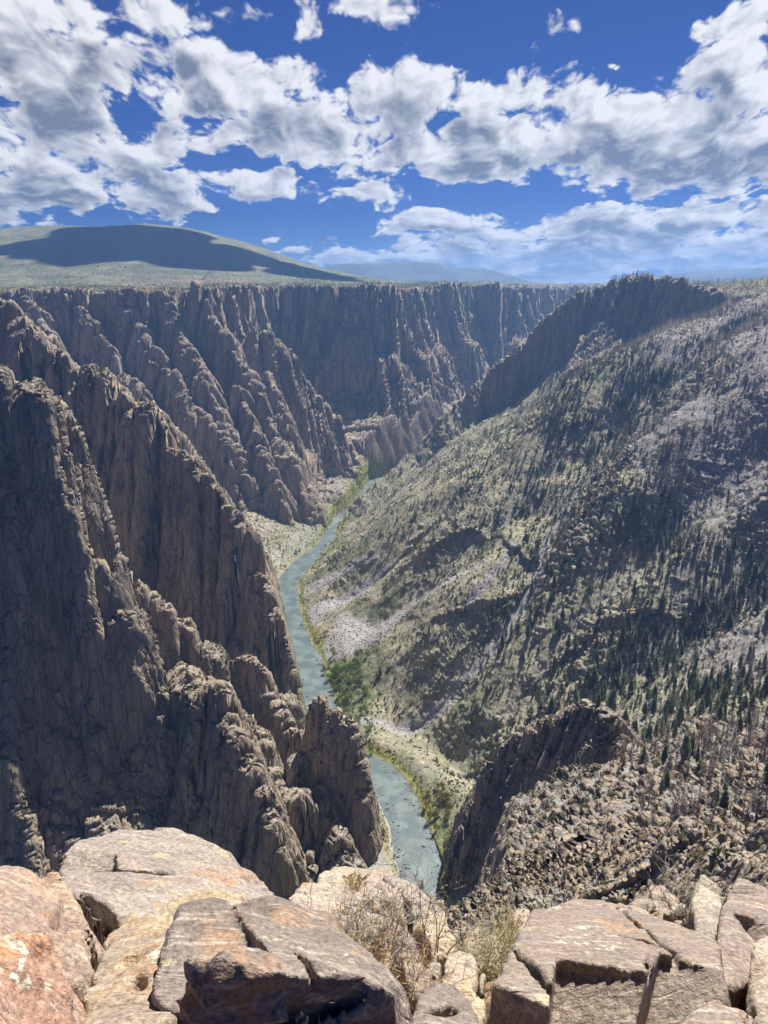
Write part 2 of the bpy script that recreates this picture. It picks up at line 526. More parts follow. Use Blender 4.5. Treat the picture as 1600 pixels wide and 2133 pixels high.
def ground_hit(u, v):
    """where a bearing meets the slope"""
    d = ray(u, v)
    t = np.linspace(400, 2300, 1400)
    px, py, pz = d[0] * t, d[1] * t, CAM_H + d[2] * t
    h, _ = terrain(px, py, False)
    k = np.argmax(pz < h)
    return np.array([px[k], py[k], pz[k]])


def ridge(x, y, pl, near, far, wx=None):
    """height of a fin: crest falling away with its own steepness on either side"""
    d, s, z = seg_dist(x, y, pl)
    return z, d, s


def terrain(x, y, detail=True):
    x = x.astype(np.float32); y = y.astype(np.float32)
    dist = np.hypot(x, y)
    # --- shared warps: plan-view noise turns into ribs and chimneys on steep faces
    big = fbm2(x, y, 260, 3, 0.5, 1)
    rib = fbm2(x, y, 75, 3 if not detail else 4, 0.55, 5, ridged=True)
    fine = fbm2(x, y, 21, 4, 0.6, 9, ridged=True) if detail else 0.0
    crag = fbm2(x, y, 16, 3, 0.6, 14) if detail else 0.0
    if detail:
        jb = cells(x + 3 * crag, y + 3 * crag, 22, 3) * 6.0 + cells(x, y, 9.5, 4) * 3.0 + cells(x, y, 4.5, 6) * 1.2
    else:
        jb = 0.0
    soft = fbm2(x, y, 110, 2, 0.5, 23)
    soft2 = fbm2(x, y, 180, 2, 0.5, 27)
    spike = np.maximum(fbm2(x, y, 34, 2, 0.5, 29), 0) ** 1.5 * 1.6
    # close to the look-out the ground shows its blocks
    if detail:
        nearw2 = sstep(420, 150, dist)
        blocks = (fbm2(x, y, 7.5, 4, 0.6, 35, ridged=True) * 2.2 + fbm2(x, y, 2.6, 3, 0.6, 36, ridged=True) * 0.9) * nearw2
    else:
        blocks = 0.0

    z1, D, side = right_base(x, y)
    left = side < 0        # the river list runs from below the look-out upstream: left bank = left
    # --- right slope
    gul_mask = np.zeros_like(x)
    zr = z1 + big * 24 * sstep(20, 200, D) + fbm2(x, y, 90, 4, 0.55, 31) * 8 * sstep(10, 120, D)
    ge = GUL[0][-3][:2] - GUL[0][0][:2]; ge = ge / np.linalg.norm(ge)
    ga = x * ge[0] + y * ge[1]; gc = -x * ge[1] + y * ge[0] + 14 * big
    dr_plane = fbm2(ga / 4.0, gc, 105, 3, 0.5, 44, ridged=True)
    zr = zr + dr_plane * 10 * sstep(30, 160, D)
    zr = zr - 75 * np.exp(-(((x - 480) / 230) ** 2 + ((y - 1590) / 190) ** 2)) - 25 * np.exp(-(((x - 250) / 160) ** 2 + ((y - 1650) / 160) ** 2))
    zr = zr + 125 * np.exp(-(((x - 195) / 125) ** 2 + ((y - 350) / 170) ** 2))
    for k, g in enumerate(GUL):
        gx = x + 10 * crag if detail else x
        d, s, gz = seg_dist(gx, y, g)
        dep = (50, 54, 38, 24, 26, 34)[k]; wd = (75, 85, 68, 50, 48, 60)[k]
        c = np.exp(-(d / wd) ** 2 * 1.3) * 0.55 + 0.45 * np.clip(1 - d / wd, 0, 1)
        zr = zr - dep * c * sstep(15, 90, D)
        gul_mask = np.maximum(gul_mask, np.clip(1.7 - d / 7.0, 0, 1) * (1.0 if k in (0,) else 0.35))
    if detail:
        zr = zr + fine * 1.9 * sstep(15, 60, D) + crag * 1.6 * sstep(5, 40, D)
    for k, g in enumerate(SCARPS):
        d, s_, _z, al = seg_dist(x + 12 * soft + (4 * crag if detail else 0), y + 14 * soft2 + (5 * fine if detail else 0), g, True)
        sd_ = d * np.where(s_ < 0, 1, -1) - 3.0 * columns(al, 30 + k, ((26, 1.0), (11, 0.5)))
        mid = np.exp(-(d / 90.0) ** 2)
        zr = zr + (5.5 + 1.5 * (k % 3)) * sstep(-2.5, 3.5, sd_) * np.exp(-np.maximum(sd_, 0) / 38.0) * mid * (d < 150)
    # rocky outcrop bands on the slope
    band = 0.6 * sstep(0.25, 0.6, fbm2(x * 1.0, y * 1.0, 170, 2, 0.5, 61))
    step = 16.0
    tq = zr / step + fbm2(x, y, 120, 2, 0.5, 71) * 0.8
    stair = (np.floor(tq) + sstep(0.55, 0.8, tq - np.floor(tq)) - tq) * step
    zr = zr + stair * 0.09 * band * sstep(40, 120, D)

    # --- near-side plateau edge
    dn, sn, _ = seg_dist(x + 20 * big, y, RRIM)
    outn = dn * np.where(sn > 0, -1, 1) * -1.0        # >0 on plateau side
    plat = CAM_H - 22 + np.clip(outn, 0, 500) * 0.11 + np.clip(outn - 500, 0, 3000) * 0.01 + fbm2(x, y, 500, 3, 0.5, 81) * 12 * sstep(60, 500, dist)
    plat = np.where(dist < 200, np.minimum(plat, CAM_H - 14 + dist * 0.0), plat)
    zr = np.where(outn > 0, np.maximum(np.minimum(zr + np.clip(outn, 0, 400) * 0.5, plat), np.minimum(plat, zr + outn * 1.0)), zr)

    # --- drop below the look-out: keep the ground under the sight line to the river
    lip = CAM_H - 60 - 0.98 * dist
    fall = np.where(dist < 520, CAM_H - 40 - dist * (1.0 + 0.0 * dist), 1e6)
    nearw = sstep(640, 420, dist)
    cap = CAM_H - 28 - 0.90 * y - np.maximum(-x, 0) * 0.25 + np.maximum(x - 10, 0) * 0.42 + crag * 5 + fine * 3
    zr = np.where(dist < 640, np.minimum(zr, cap + (1 - nearw) * 300), zr)

    # rubble slope falling away from the look-out towards the crag
    fill = np.interp(y, [0, 60, 200, 350, 520, 700], [468, 420, 276, 192, 90, 0]).astype(np.float32) + np.maximum(x - 10, 0) * 0.42 + soft * 12 + rib * 7 + (crag * 7 + fine * 6 if detail else 0)
    fw = sstep(0.12, 0.21, x / np.maximum(y, 1)) * sstep(500, 410, y) * sstep(70, 130, dist)
    zr = np.maximum(zr, zr + (fill - zr) * fw)

    def fin(z, pl, k_l, k_r, cw=0.0, wamp=9.0, jag=9.0, ease=0.0, jamp=1.0, camp=7.0, cseed=1, serr=0.0, lim=None, low=None, saw=-1, sizes=((48, 1.0), (20, 0.55), (8.5, 0.26))):
        zc = pl[:, 2].max() + 20
        mg = zc / min(k_l, k_r) * (1.0 + ease) + 60
        x0, y0 = pl[:, 0].min() - mg, pl[:, 1].min() - mg
        x1, y1 = pl[:, 0].max() + mg, pl[:, 1].max() + mg
        ii = np.nonzero((x > x0) & (x < x1) & (y > y0) & (y < y1))
        if len(ii[0]) == 0:
            return z, None
        rb = rib[ii]; fi = fine[ii] if detail else 0.0; cr = crag[ii] if detail else 0.0
        jj = jb[ii] if detail else 0.0
        d, s_, cz, al = seg_dist(x[ii] + rb * wamp * 0.35, y[ii] + rb * wamp * 0.55, pl, True)
        sl = np.where(s_ < 0, k_l, k_r) * (1 + 0.35 * soft[ii])
        if low:
            sl = np.where(s_ < 0, sl, 0.62 + (sl - 0.62) * sstep(low[0], low[1], cz))
        steepw = sstep(0.9, 2.0, sl)
        lean = al + 0.30 * d + 3.0 * fi + 4.0 * soft2[ii]
        col = columns(lean, cseed, sizes if detail else sizes[:2], saw)
        d = d - camp * col * (0.25 + 0.75 * steepw) + jj * jamp * 0.18
        d = np.where(d < 0, d * 0.6, d)
        fall = np.maximum(d - cw, 0) * sl + np.minimum(d - cw, 0) * 1.1
        fall = fall + np.sin(fall / 31.0 + 6.0 * soft2[ii]) * 6.0 * sstep(5, 40, fall) * sstep(-0.2, 0.3, soft[ii])
        if lim:
            lm = lim * (1 + 0.6 * soft2[ii])
            fall = np.where(fall > lm, lm + (fall - lm) * 0.33, fall)
        if serr:
            cz = cz + serr * columns(al, cseed + 60, ((38, 1.0), (15, 0.6)), saw) * sstep(6, 50, cz)
        h = cz + jag * (rb * 0.35 + 0.1 + spike[ii] * 0.7) * sstep(-5, 60, cz) + (fi * 1.6 + cr * 1.2) * (1.2 - steepw) - fall
        out = z.copy()
        out[ii] = np.maximum(z[ii], h)
        return out, None

    # ---------------- right-hand features
    zr, hS = fin(zr, S_SPUR, 1.5, 2.6, 2.0, 14, 6, camp=12.0, lim=105.0, low=(190, 360), saw=1)
    zr, _ = fin(zr, R1, 1.0, 2.6, 1.0, 7, 8, camp=8.0, serr=6.0, saw=1)
    zr, _ = fin(zr, R2 - np.array([0, 0, 7.0]), 1.2, 0.8, 3.0, 3, 2, camp=2.0)
    zr = zr + blocks

    # --- left side, far wall
    wx = x + big * 50 + rib * 20
    wy = y + big * 24 + rib * 18
    df, sf, _, af = seg_dist(wx, wy, RIM, True)
    outf = np.where(sf > 0, df, -df)                 # >0 on the canyon side
    colf = columns(af + 0.25 * df + (3 * fine if detail else 0), 5, ((260, 1.7), (120, 1.4), (52, 1.0), (22, 0.55), (9.5, 0.3)) if detail else ((260, 1.7), (120, 1.4), (52, 1.0), (22, 0.55)), 1)
    outf = outf - 21.0 * colf * sstep(-55, 5, outf) + 14 * soft + (jb * 0.8 if detail else 0)
    drop = wall_profile(outf)
    plat_f = 490 + np.clip(-outf, 0, 3000) * 0.006 + fbm2(x, y, 900, 3, 0.5, 91) * 8 * sstep(0, 400, -outf)
    plat_f = plat_f + (9 * fbm2(x, y, 190, 3, 0.55, 93) + 5 * colf) * sstep(-260, -10, outf)
    zf = plat_f - drop
    zf = zf + (fine * 2 + crag * 2 if detail else 0) * sstep(5, 60, outf)
    for pl, kl, kr, cw in ((W1A, 2.6, 1.25, 2), (W1B, 2.4, 1.9, 2), (W1C, 2.6, 2.2, 1), (W1D, 2.2, 1.8, 2), (W1E, 2.8, 2.0, 1.5), (W1F, 2.8, 2.1, 2.2), (W1G, 2.8, 2.0, 1.2), (W1H, 2.8, 2.2, 2.6), (W1I, 2.8, 2.0, 1.7), (W2A, 3.6, 3.4, 4), (W2C, 3.2, 2.6, 2.4), (W3A, 3.2, 2.8, 2.1), (W3B, 3.2, 2.8, 3.1)):
        zf, _ = fin(zf, pl, kl, kr, cw, 20, 30, jamp=1.5, camp=13.0, cseed=int(cw * 7) + len(pl), serr=13.0)
    # --- left side, near fins
    zl = np.full_like(x, -5.0)
    for pl, kl, kr, cw, wa, jg in ((L3, 3.4, 1.25, 3, 11, 12), (L2, 2.9, 1.1, 2, 10, 9), (L2B, 2.6, 1.2, 2, 9, 9), (L1A, 3.8, 5.0, 2.5, 7, 9), (L1B, 3.4, 2.7, 2.5, 7, 9), (L1C, 3.0, 3.0, 2, 6, 9), (L1E, 3.0, 3.0, 2, 6, 9), (L1D, 2.2, 2.2, 6, 4, 3)):
        zl, _ = fin(zl, pl, kl, kr, cw, wa, jg, camp=2.0 if pl is L1D else 4.0 if pl is L1A else 12.0 if pl is L3 else 9.0, cseed=len(pl), serr=0.0 if pl is L1D else 15.0 if pl is L3 else 10.0, sizes=((75, 1.0), (30, 0.6), (11, 0.28)) if pl is L3 else ((48, 1.0), (20, 0.55), (8.5, 0.26)))
    floor = np.interp(D, [0, 10, 40, 120, 250], [-1.5, 2.0, 14, 52, 70]) + (crag * 3 + fine * 1.5 if detail else 0) * sstep(4, 30, D)
    floor = np.where(y < 640, np.minimum(floor, 2.0 + 0.06 * D + (floor - 2.0 - 0.06 * D) * sstep(560, 640, y)), floor)
    zleft = np.maximum(np.maximum(zf, zl), floor)
    # water must stay open
    open_w = sstep(0, 16, D)
    zleft = np.minimum(zleft, -1.5 + D * 4.5 + 3 * (open_w))
    zr = np.minimum(zr, -1.5 + D * 3.5)
    z = np.where(left, zleft, zr)

    # ---------------- far country
    hx = np.where(x > -1270, np.exp(-((x + 1270) / 830) ** 2), 1 - 0.12 * sstep(0, 1700, -1270 - x))
    hill = 303 * hx * np.exp(-((y - 4600) / 1250) ** 2)
    hill = hill + 6 * fbm2(x, y, 400, 4, 0.5, 95) * sstep(2400, 3600, dist) + 26 * np.abs(fbm2(x, y * 0.6, 520, 3, 0.5, 97)) * sstep(40, 160, hill)
    far = sstep(2600, 4200, dist)
    onp = (outf < 0) | (~left & (outn > 0))
    z = np.where(onp, z + hill * sstep(2300, 3300, y), z)
    scree = np.zeros_like(x)
    if detail:
        jit = fbm2(x, y, 30, 4, 0.6, 55)
        for a, b_, w0, w1 in SCREE:
            e = b_[:2] - a[:2]; L = np.linalg.norm(e)
            t = ((x - a[0]) * e[0] + (y - a[1]) * e[1]) / L ** 2
            off = np.abs((x - a[0]) * e[1] - (y - a[1]) * e[0]) / L
            wd = (w0 + (w1 - w0) * np.clip(t, 0, 1)) * (1 + 0.32 * jit)
            scree = np.maximum(scree, sstep(1.2, 0.85, off / np.maximum(wd, 1)) * sstep(-0.08, 0.0, t) * sstep(1.1, 0.95, t))
        scree = scree * ~left
    return z, dict(D=D, left=left, outf=outf, outn=outn, gul=gul_mask, big=big, scree=scree)


# ------------------------------------------------------------------ terrain mesh: rows follow the slope so that cliffs get as many facets as flats
SCREE += [(ground_hit(*a), ground_hit(*b), w0, w1) for a, b, w0, w1 in SCREE_UV]


def build_terrain(nc=940, nr=1180):
    az = np.radians(np.linspace(-37, 36, nc))
    r0 = np.concatenate([np.geomspace(14, 300, 420, endpoint=False), np.linspace(300, 3200, 1900, endpoint=False), np.geomspace(3200, 12000, 200)])
    cstep = 3
    azc = az[::cstep]
    X = np.sin(azc)[:, None] * r0[None]; Y = np.cos(azc)[:, None] * r0[None]
    Z, _ = par(lambda a, b_: terrain(a, b_, False), (X, Y))
    dz = np.diff(Z, axis=1); dr = np.diff(r0)[None]
    rm = 0.5 * (r0[1:] + r0[:-1])[None]
    th = np.arctan2(Z - CAM_H, r0[None])
    dth = np.diff(th, axis=1)
    run = np.maximum.accumulate(th, axis=1)[:, :-1]
    vis = (th[:, 1:] >= run - 0.004).astype(np.float32)
    arc = np.hypot(dz, dr) / np.hypot(rm, CAM_H - 0.5 * (Z[:, 1:] + Z[:, :-1]))
    w = (np.maximum(dth, 0) + 0.12 * arc) * (0.2 + 0.8 * vis) + 0.05 * np.maximum(-dth, 0)
    w = w * np.where(rm < 60, 0.25, 1.0)
    # smooth over neighbouring bearings
    k = 9
    pad = np.pad(w, ((k, k), (0, 0)), mode='edge')
    cs = np.cumsum(np.vstack([np.zeros((1, w.shape[1])), pad]), axis=0)
    w = (cs[2 * k + 1:] - cs[:-2 * k - 1]) / (2 * k + 1)
    cum = np.concatenate([np.zeros((w.shape[0], 1)), np.cumsum(w, axis=1)], axis=1)
    cum /= cum[:, -1:]
    q = np.linspace(0, 1, nr)
    rr = np.stack([np.interp(q, cum[i], r0) for i in range(len(azc))])
    # back to all bearings
    idx = np.linspace(0, len(azc) - 1, nc)
    i0 = np.floor(idx).astype(int); i1 = np.minimum(i0 + 1, len(azc) - 1); f = (idx - i0)[:, None]
    rr = rr[i0] * (1 - f) + rr[i1] * f
    X = np.sin(az)[:, None] * rr; Y = np.cos(az)[:, None] * rr
    Z, info = par(lambda a, b_: terrain(a, b_, True), (X, Y))
    P = np.stack([X, Y, Z], -1).astype(np.float32)
    # relief on the faces themselves: push along the surface normal with a slanting joint pattern
    du = np.gradient(P, axis=0); dv = np.gradient(P, axis=1)
    N = np.cross(du, dv); N /= np.maximum(np.linalg.norm(N, axis=-1, keepdims=True), 1e-6)
    N = np.where(N[..., 2:3] < 0, -N, N)
    steep = sstep(0.75, 0.45, N[..., 2])
    jx = P[..., 0] + 0.25 * P[..., 2]; jy = P[..., 1]; jz = P[..., 2]
    n0 = 1 - 2.4 * np.abs(pn3((P[..., 0] + 0.5 * P[..., 2]) / 36, P[..., 1] / 36, P[..., 2] / 120, 2))
    n1 = 1 - 2.4 * np.abs(pn3(jx / 17, jy / 17, jz / 42, 3))
    n2 = 1 - 2.4 * np.abs(pn3(jx / 7.5, jy / 7.5, jz / 15, 5))
    n3 = pn3(jx / 4.0, jy / 4.0, jz / 5.0, 8)
    dsp = (n0 * 2.6 + n1 * 2.0 + n2 * 0.8 + n3 * 0.5) * steep * sstep(60, 200, rr) * (info['D'] > 6)
    P = P + N * dsp[..., None]
    info['P'] = P; info['N'] = N; info['steep'] = steep
    return P, info


def mesh_from_grid(name, P, keep, mat, attrs=None):
    """quads of a vertex grid for which keep is true, as one mesh"""
    nc, nr = P.shape[:2]
    I = np.arange(nc * nr).reshape(nc, nr)
    q = np.stack([I[:-1, :-1], I[1:, :-1], I[1:, 1:], I[:-1, 1:]], -1)[keep]
    used = np.unique(q)
    remap = np.zeros(nc * nr, np.int64); remap[used] = np.arange(len(used))
    q = remap[q]
    me = bpy.data.meshes.new(name)
    me.vertices.add(len(used)); me.vertices.foreach_set('co', P.reshape(-1, 3)[used].ravel())
    me.loops.add(q.size); me.loops.foreach_set('vertex_index', q.ravel().astype(np.int32))
    me.polygons.add(len(q)); me.polygons.foreach_set('loop_start', np.arange(0, q.size, 4, dtype=np.int32))
    for k, a in (attrs or {}).items():
        at = me.attributes.new(k, 'FLOAT', 'POINT')
        at.data.foreach_set('value', a.reshape(-1)[used].astype(np.float32))
    me.materials.append(mat)
    me.update(calc_edges=True)
    o = bpy.data.objects.new(name, me)
    COL.objects.link(o)
    return o

# ------------------------------------------------------------------ ground materials
def terrain_material():
    m, n, b = new_mat('canyon_ground')
    pos = n.node('ShaderNodeNewGeometry').outputs['Position']
    flat = n.attr('flat'); veg = n.attr('veg'); burn = n.attr('burn'); scree = n.attr('scree'); bank = n.attr('bank'); plat = n.attr('plateau')
    stretch = n.vm('MULTIPLY', pos, (1, 1, 0.22))
    skew = n.node('ShaderNodeMapping'); n.l.new(pos, skew.inputs[0])
    skew.inputs['Rotation'].default_value = (0, R(28), 0); skew.inputs['Scale'].default_value = (1, 1, 0.12)
    # bare rock: grey brown gneiss with pink granite, dark varnish streaks
    n1 = n.noise(stretch, 0.035, 6, 0.62)
    n2_ = n.noise(skew.outputs[0], 0.11, 5, 0.6)
    n3 = n.noise(pos, 0.9, 4, 0.6)
    rock = n.mix(n.ramp(n1, 0.36, 0.64), (0.165, 0.138, 0.110), (0.375, 0.30, 0.215))
    rock = n.mix(n.ramp(n2_, 0.54, 0.72), rock, (0.455, 0.36, 0.255))
    rock = n.mix(n.mul(n.ramp(n.noise(stretch, 0.25, 4, 0.65), 0.5, 0.7), 0.45), rock, (0.12, 0.105, 0.10))
    dk = n.m('ABSOLUTE', n.sub(n.noise(skew.outputs[0], 0.012, 3, 0.5), 0.5))
    rock = n.mix(n.mul(n.ramp(dk, 0.016, 0.004), 0.6), rock, (0.42, 0.34, 0.285))
    rock = n.mix(n.mul(n.ramp(n.noise(stretch, 0.011, 4, 0.6), 0.5, 0.66), 0.55), rock, (0.42, 0.315, 0.215))
    rock = n.mix(n.mul(n.ramp(n3, 0.35, 0.7), 0.4), rock, n.mix(0.5, rock, (0.40, 0.33, 0.28)))
    jc = n.node('ShaderNodeTexVoronoi', feature='F1'); n.l.new(skew.outputs[0], jc.inputs['Vector']); jc.inputs['Scale'].default_value = 0.10
    jtone = n.node('ShaderNodeSeparateColor'); n.l.new(jc.outputs['Color'], jtone.inputs[0])
    je = n.vor(n.vm('ADD', skew.outputs[0], n.vm('MULTIPLY', n.noise(pos, 0.2, 3, 0.6, out=1), (3, 3, 3))), 0.14, feature='DISTANCE_TO_EDGE')
    rock = n.mix(n.ramp(jtone.outputs[0], 0.1, 0.9, 0.0, 0.5, smooth=False), rock, (0.36, 0.295, 0.215))
    rock = n.mix(n.mul(n.ramp(je, 0.05, 0.0), 0.6), rock, (0.08, 0.068, 0.062))
    # ledges and tops: pale grit, lichen, tufts
    grit = n.mix(n.ramp(n.noise(pos, 0.16, 5, 0.65), 0.4, 0.62), (0.44, 0.385, 0.30), (0.27, 0.235, 0.175))
    grit = n.mix(n.ramp(n.noise(pos, 0.33, 4, 0.7), 0.55, 0.65), grit, (0.12, 0.12, 0.075))
    # slope soil: tan dry grass, brown earth, low oak scrub
    soil = n.mix(n.ramp(n.noise(pos, 0.02, 5, 0.6), 0.38, 0.62), (0.41, 0.375, 0.25), (0.28, 0.26, 0.18))
    soil = n.mix(n.ramp(n.noise(pos, 0.09, 5, 0.62), 0.55, 0.68), soil, (0.52, 0.46, 0.335))
    soil = n.mix(n.ramp(n.noise(pos, 0.22, 4, 0.65), 0.50, 0.62), soil, (0.21, 0.205, 0.145))
    char = n.mix(n.ramp(n.noise(pos, 0.12, 5, 0.65), 0.4, 0.62), (0.235, 0.22, 0.21), (0.36, 0.33, 0.295))
    soil = n.mix(burn, soil, char)
    green = n.mix(n.ramp(n.noise(pos, 0.10, 5, 0.65), 0.4, 0.6), (0.145, 0.16, 0.088), (0.26, 0.26, 0.155))
    soil = n.mix(veg, soil, green)
    gnd = n.mix(n.attr('right'), grit, soil)
    plc = n.mix(n.ramp(n.noise(pos, 0.012, 6, 0.62), 0.42, 0.6), (0.225, 0.215, 0.13), (0.125, 0.135, 0.078))
    plc = n.mix(n.mul(n.ramp(n.noise(pos, 0.0045, 5, 0.65), 0.46, 0.6), 0.7), plc, (0.085, 0.10, 0.06))
    plc = n.mix(n.ramp(n.noise(pos, 0.05, 4, 0.6), 0.52, 0.62), plc, (0.10, 0.115, 0.06))
    plc = n.mix(n.ramp(n.noise(pos, 0.0022, 4, 0.6), 0.56, 0.68), plc, (0.25, 0.195, 0.13))
    gnd = n.mix(plat, gnd, plc)
    edge = n.add(flat, n.mul(n.sub(n.noise(pos, 0.14, 4, 0.65), 0.5), 0.55))
    col = n.mix(n.ramp(edge, 0.50, 0.66), rock, gnd)
    sc = n.mix(n.ramp(n.vor(pos, 0.55, out='Color'), 0.2, 0.9), (0.31, 0.29, 0.28), (0.46, 0.43, 0.41))
    sc = n.mix(n.ramp(n.noise(pos, 0.07, 4, 0.6), 0.55, 0.7), sc, (0.27, 0.245, 0.235))
    col = n.mix(scree, col, sc)
    bk = n.mix(n.ramp(n.noise(pos, 0.11, 4, 0.6), 0.4, 0.62), (0.34, 0.32, 0.10), (0.15, 0.19, 0.055))
    col = n.mix(bank, col, bk)
    n.l.new(col, b.inputs['Base Color'])
    b.inputs['Roughness'].default_value = 0.95
    b.inputs['Specular IOR Level'].default_value = 0.12
    h = n.add(n.mul(n.noise(stretch, 0.22, 6, 0.68), 3.0), n.mul(n.noise(pos, 0.7, 5, 0.7), 0.9))
    h = n.add(h, n.mul(n.m('ABSOLUTE', n.sub(n.noise(skew.outputs[0], 0.35, 4, 0.6), 0.5)), 2.5))
    h = n.add(h, n.mul(n.ramp(je, 0.0, 0.12), n.mul(n.ramp(flat, 0.75, 0.45), 1.6)))
    n.l.new(n.bump(h, 0.75, 1.0), b.inputs['Normal'])
    return m


def water_material():
    m, n, b = new_mat('river_water')
    pos = n.node('ShaderNodeNewGeometry').outputs['Position']
    w1 = n.noise(pos, 0.05, 4, 0.6)
    base = n.mix(n.ramp(w1, 0.4, 0.62), (0.085, 0.118, 0.115), (0.15, 0.19, 0.18))
    fl = n.attr('rapid')
    foam = n.noise(n.vm('MULTIPLY', pos, (1.0, 0.55, 1)), 0.55, 6, 0.72)
    fm = n.ramp(n.add(n.mul(n.sub(foam, 0.5), 1.5), n.mul(n.sub(fl, 0.82), 0.75)), 0.0, 0.16)
    col = n.mix(n.mul(fm, 0.8), base, (0.62, 0.67, 0.67))
    n.l.new(col, b.inputs['Base Color'])
    n.l.new(n.ramp(fm, 0, 1, 0.42, 0.85), b.inputs['Roughness'])
    b.inputs['Specular IOR Level'].default_value = 0.5
    b.inputs['IOR'].default_value = 1.33
    h = n.add(n.mul(n.noise(pos, 0.28, 5, 0.65), 0.9), n.mul(n.noise(pos, 1.3, 4, 0.6), 0.2))
    n.l.new(n.bump(h, 0.4, 1.0), b.inputs['Normal'])
    return m


M_GROUND = terrain_material()
M_WATER = water_material()

P, info = build_terrain()
X, Y, Z = P[..., 0], P[..., 1], P[..., 2]
D = info['D']; LEFT = info['left']
DIST = np.hypot(X, Y)
flat = info['N'][..., 2].astype(np.float32)
U_ = 800 + FPX * X / np.maximum(Y * _ct - (Z - CAM_H) * _st, 1)
V_ = 1066.5 - FPX * (Y * _st + (Z - CAM_H) * _ct) / np.maximum(Y * _ct - (Z - CAM_H) * _st, 1)
onplat = np.where(LEFT, sstep(5, -25, info['outf']), sstep(-30, 40, info['outn']) * sstep(300, 700, DIST))
nzA = fbm2(X, Y, 210, 4, 0.55, 101); nzB = fbm2(X, Y, 90, 4, 0.55, 105)
height_r = np.clip(Z / 480, 0, 1)
burn = np.where(LEFT, 0, sstep(0.0, 0.5, nzA * 0.6 + (X - 190 - 0.10 * Y) / 330.0))
burn = burn * sstep(60, 200, D)
burn = np.maximum(burn, (~LEFT) * 0.75 * sstep(560, 440, DIST))  # near right rubble borrows the burnt ground's colour to brown and darken it
veg = np.where(LEFT, 0, sstep(0.12, 0.4, nzB + 0.35 * info['gul'] + np.exp(-(D / 70) ** 2) * 0.38 - burn * 0.5))
low_left = LEFT * sstep(55, 25, Z) * sstep(120, 60, D) * (Y > 640)
veg = np.maximum(veg, low_left * sstep(-0.35, 0.2, nzB) * 0.8)
bankm = sstep(17, 9, D + nzB * 12) * sstep(0.5, 1.5, Z) * (0.4 + 0.6 * sstep(-0.3, 0.2, nzA))
scree = np.maximum(info['scree'], info['gul'] * 0.9)
# gravel bar and fan on the left bank
gb = sstep(70, 45, np.abs(D - 24) + 20 * nzB + 30) * LEFT * sstep(0.6, 0.75, flat)
gb = gb * ((Y > 1150) * 0.3 + ((X > -25) & (Y > 540) & (Y < 760)) * 0.9)
scree = np.maximum(scree, gb) * (1 - bankm * 0.9)
right = np.maximum((~LEFT).astype(np.float32), low_left)
flat_attr = flat.copy()
flat_attr = np.where(scree > 0.5, 1.0, flat_attr)
flat_attr = np.where((~LEFT), np.clip(flat_attr + 0.06, 0, 1), flat_attr - 0.03)
flat_attr = flat_attr - 0.19 * (~LEFT) * sstep(520, 420, DIST)  # near right ground recoloured to dark rock, which also stands in for its shadows
ATT = dict(flat=flat_attr, veg=veg, burn=burn, scree=scree, bank=bankm, plateau=onplat, right=right)

qx = X[:-1, :-1]; qy = Y[:-1, :-1]; qd = DIST[:-1, :-1]; ql = LEFT[:-1, :-1]
far_wall = ql & (qy > 2080)
plateau_q = (qd > 1300) & (onplat[:-1, :-1] > 0.75)
hill_q = qd > 2900
rest = ~(plateau_q | hill_q)
TER = []
for nm, kp in (('plateau', plateau_q & ~hill_q), ('hills', hill_q), ('far_canyon_wall', rest & far_wall), ('left_canyon_wall', rest & ql & ~far_wall), ('right_canyon_slope', rest & ~ql)):
    o = mesh_from_grid(nm, P, kp, M_GROUND, ATT)
    o['kind'] = 'structure'
    TER.append(o)

# far blue mesas on the skyline
M_FARWOOD, _n, _b = new_mat('distant_forest')
_p = _n.node('ShaderNodeNewGeometry').outputs['Position']
_n.l.new(_n.mix(_n.ramp(_n.noise(_p, 0.004, 4, 0.6), 0.4, 0.6), (0.045, 0.06, 0.045), (0.10, 0.11, 0.075)), _b.inputs['Base Color'])


def mesa(name, dist, prof, depth):
    """prof: (u, v) skyline bearings; a ridge with real depth standing at that distance"""
    us = np.linspace(prof[0][0], prof[-1][0], 160)
    vs_ = np.interp(us, [p[0] for p in prof], [p[1] for p in prof])
    vs_ = vs_ + 1.2 * fbm2(us, us * 0, 40, 3, 0.6, 120)
    rows = [(-0.55, 0.0), (-0.3, 0.35), (-0.12, 0.75), (0, 1.0), (0.25, 0.98), (0.7, 0.5), (1, 0.0)]
    G = np.zeros((len(us), len(rows), 3), np.float32)
    for i, (u, v) in enumerate(zip(us, vs_)):
        p = at_y(u, v, dist)
        for j, (t, f) in enumerate(rows):
            G[i, j] = (p[0], dist + t * depth, 420 + (p[2] - 420) * f)
    A = {k: np.full(G.shape[:2], val, np.float32) for k, val in dict(flat=1, veg=0, burn=0, scree=0, bank=0, plateau=1, right=1).items()}
    o = mesh_from_grid(name, G, np.ones((len(us) - 1, len(rows) - 1), bool), M_FARWOOD, A)
    o['kind'] = 'structure'

mesa('distant_mesa', 9300, [(520, 592), (660, 560), (700, 549), (780, 549), (838, 545), (905, 547), (945, 559), (1010, 560), (1062, 572), (1120, 590)], 2000)
mesa('distant_mesa', 9800, [(1290, 592), (1360, 576), (1450, 566), (1545, 559), (1640, 556), (1800, 552), (1980, 590)], 2000)

